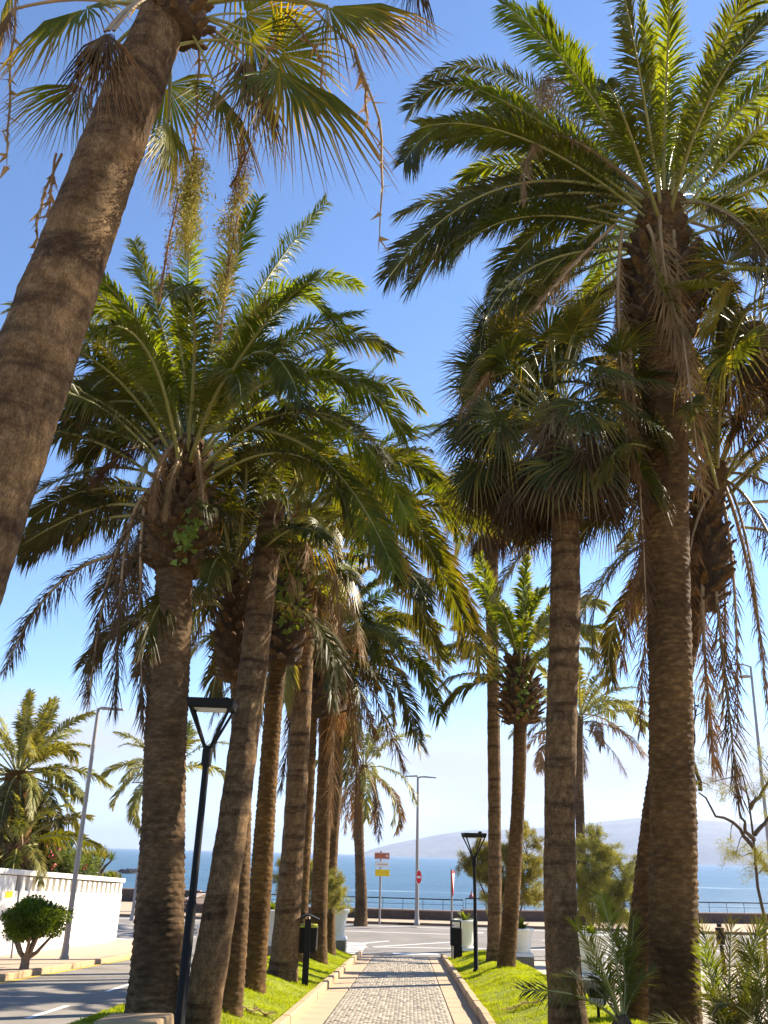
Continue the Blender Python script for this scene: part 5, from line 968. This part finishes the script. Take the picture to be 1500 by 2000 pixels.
# ---------------------------------------------------------------- ivy on the bosses
def ivy(lab, x, y, Y, rpx, hpx, n, seed, size=.10):
    c = at(x, y, Y); m = mpp(c); rng = np.random.default_rng(seed); r = empty('ivy', c, lab, 'ivy', 'ivy on palm bosses'); mb = MB()
    P = [np.array([rng.uniform(-.5, .5) * rpx * m, 0, -hpx * m * .5]), np.array([0, -.05, 0]), np.array([.1 * rpx * m, -.03, hpx * m * .5])]; mb.tube(P, .008, 5).build('vine', M['twig'], r)
    p = np.stack([rng.normal(0, .42, n) * rpx * m, np.zeros(n), rng.normal(0, .42, n) * hpx * m], 1); p[:, 1] = -.05 + .35 * (p[:, 0] ** 2) - rng.uniform(0, .06, n)
    a = nrm(rng.normal(0, 1, (n, 3)) * np.array([1, .4, 1]) - UP * .6); nn = nrm(np.array([0, -1, .3]) + rng.normal(0, .5, (n, 3))); b = nrm(np.cross(a, nn)); a = np.cross(nn, b); L = size * rng.uniform(.6, 1.2, (n, 1))
    pts = [p - a * 0, p + b * L * .5 + a * L * .25, p + b * L * .28 + a * L * .55, p + a * L * 1.0, p - b * L * .28 + a * L * .55, p - b * L * .5 + a * L * .25]
    V = np.stack(pts, 1).reshape(-1, 3); k = np.arange(n)[:, None] * 6; T = np.concatenate([k + np.array([q]) for q in ((0, 1, 2), (0, 2, 3), (0, 3, 4), (0, 4, 5))]); link('foliage', tri_mesh('foliage', V, T, M['ivy'], uv=np.full((6 * n, 2), .3)), r)
ivy('yellow-green ivy on the boss of the stout left palm', 370, 1045, 10.72, 36, 60, 90, 1)
ivy('dark ivy on the boss of the tall rough palm behind', 572, 1150, 15.35, 40, 90, 200, 2, .13)
ivy('dark ivy patch on the pineapple boss right of the thin palm', 1020, 1345, 22.5, 34, 60, 60, 3, .13)

# ---------------------------------------------------------------- shore
def rock(lab, p, s, seed):
    rng = np.random.default_rng(seed); n, mseg = 10, 14; vs = []
    for i in range(n):
        ph = math.pi * i / (n - 1) / 1.7
        for k in range(mseg): a = 6.2832 * k / mseg; q = 1 + rng.normal(0, .16); vs.append((math.sin(ph) * math.cos(a) * s * q, math.sin(ph) * math.sin(a) * s * q * .7, math.cos(ph) * s * .55 * q))
    fs = [(i * mseg + k, i * mseg + (k + 1) % mseg, (i + 1) * mseg + (k + 1) % mseg, (i + 1) * mseg + k) for i in range(n - 1) for k in range(mseg)]
    o = MB().add(vs, fs).build('sea_rock', M['rock']); o.location = p; tag(o, lab, 'rock', 'rocks in the sea')
def on_sea(x, y): d = ray(x, y); t = (SEA_Z - H) / d[2]; return np.array([0, 0, H]) + d * t
for i, (x, y, s, lab) in enumerate([(240, 1704, 2.2, 'leftmost dark rock in the surf beyond the wall end'), (252, 1706, 3.0, 'largest dark rock in the surf left of the stout trunk'), (262, 1703, 2.0, 'small dark rock touching the stout trunk edge')]): rock(lab, on_sea(x, y), s, i)
b = on_sea(921, 1754); by = empty('buoy', b, 'tiny dark red buoy on the sea left of the right lamp', 'buoy'); MB().lathe([(.5, -.4), (.75, 0), (.6, .5), (.25, .9), (.1, 1.5)], 12).build('float', M['terracotta'], by, True); MB().tube([(0, 0, 1.501), (0, 0, 2.0)], .06, 6).build('mast', M['terracotta'], by)
# low white bench and dark kiosk counter glimpsed beyond the near lamp
kb = at(386, 1775, 46.0); kb[2] = Z_ST + .12; kb[1] = 49.6
kc = empty('cafe_chair', kb, 'white cafe chair on the promenade right of the near lamp post', 'chair')
for x, y in ((-.2, -.2), (.2, -.2), (-.2, .2), (.2, .2)): MB().box(x - .02, x + .02, y - .02, y + .02, 0, .45).build('leg', M['sign_white'], kc)
MB().box(-.24, .24, -.24, .24, .451, .49).build('seat', M['sign_white'], kc, bevel=.01); MB().box(-.24, .24, .20, .235, .491, .95).build('backrest', M['sign_white'], kc, bevel=.01)

# storm drain mouth in the promenade kerb and a fallen dry frond on the right lawn
dg = empty('kerb_drain', (-.05, 48.5, Z_ST), 'dark drain mouth in the kerb across the street', 'drain')
MB().box(-.55, .55, -.03, .12, .0, .09).build('mouth', M['black'], dg); MB().box(-.62, .62, -.035, .13, .091, .128).build('lintel', M['seacap'], dg)
def fallen(lab, x, y, seed, L, az):
    b_ = G(x, y, .05); rng = np.random.default_rng(seed); h = np.array([math.cos(az), math.sin(az), 0]); C = np.array([b_ + h * L * t for t in np.linspace(-.5, .5, 8)]); C[:, 2] = [gz(c[0], c[1]) + .05 + .02 * math.sin(i * 2) for i, c in enumerate(C)]
    o = link('fallen_frond', None) if False else empty('fallen_frond', b_, lab, 'dry frond', 'fallen dry fronds'); g_ = frond_geo(C, rng, 22, .18, .016, 4, .03, .15, .2, 0, h, .012); put('leaf', g_, [M['frond_dry'], M['rachis_dry']], o, b_)
fallen('small dry frond lying on the right lawn near the front', 1030, 1960, 1, .9, 2.6)
fallen('dry frond scrap lying on the left lawn below the litter bin', 500, 1975, 2, .6, .7)
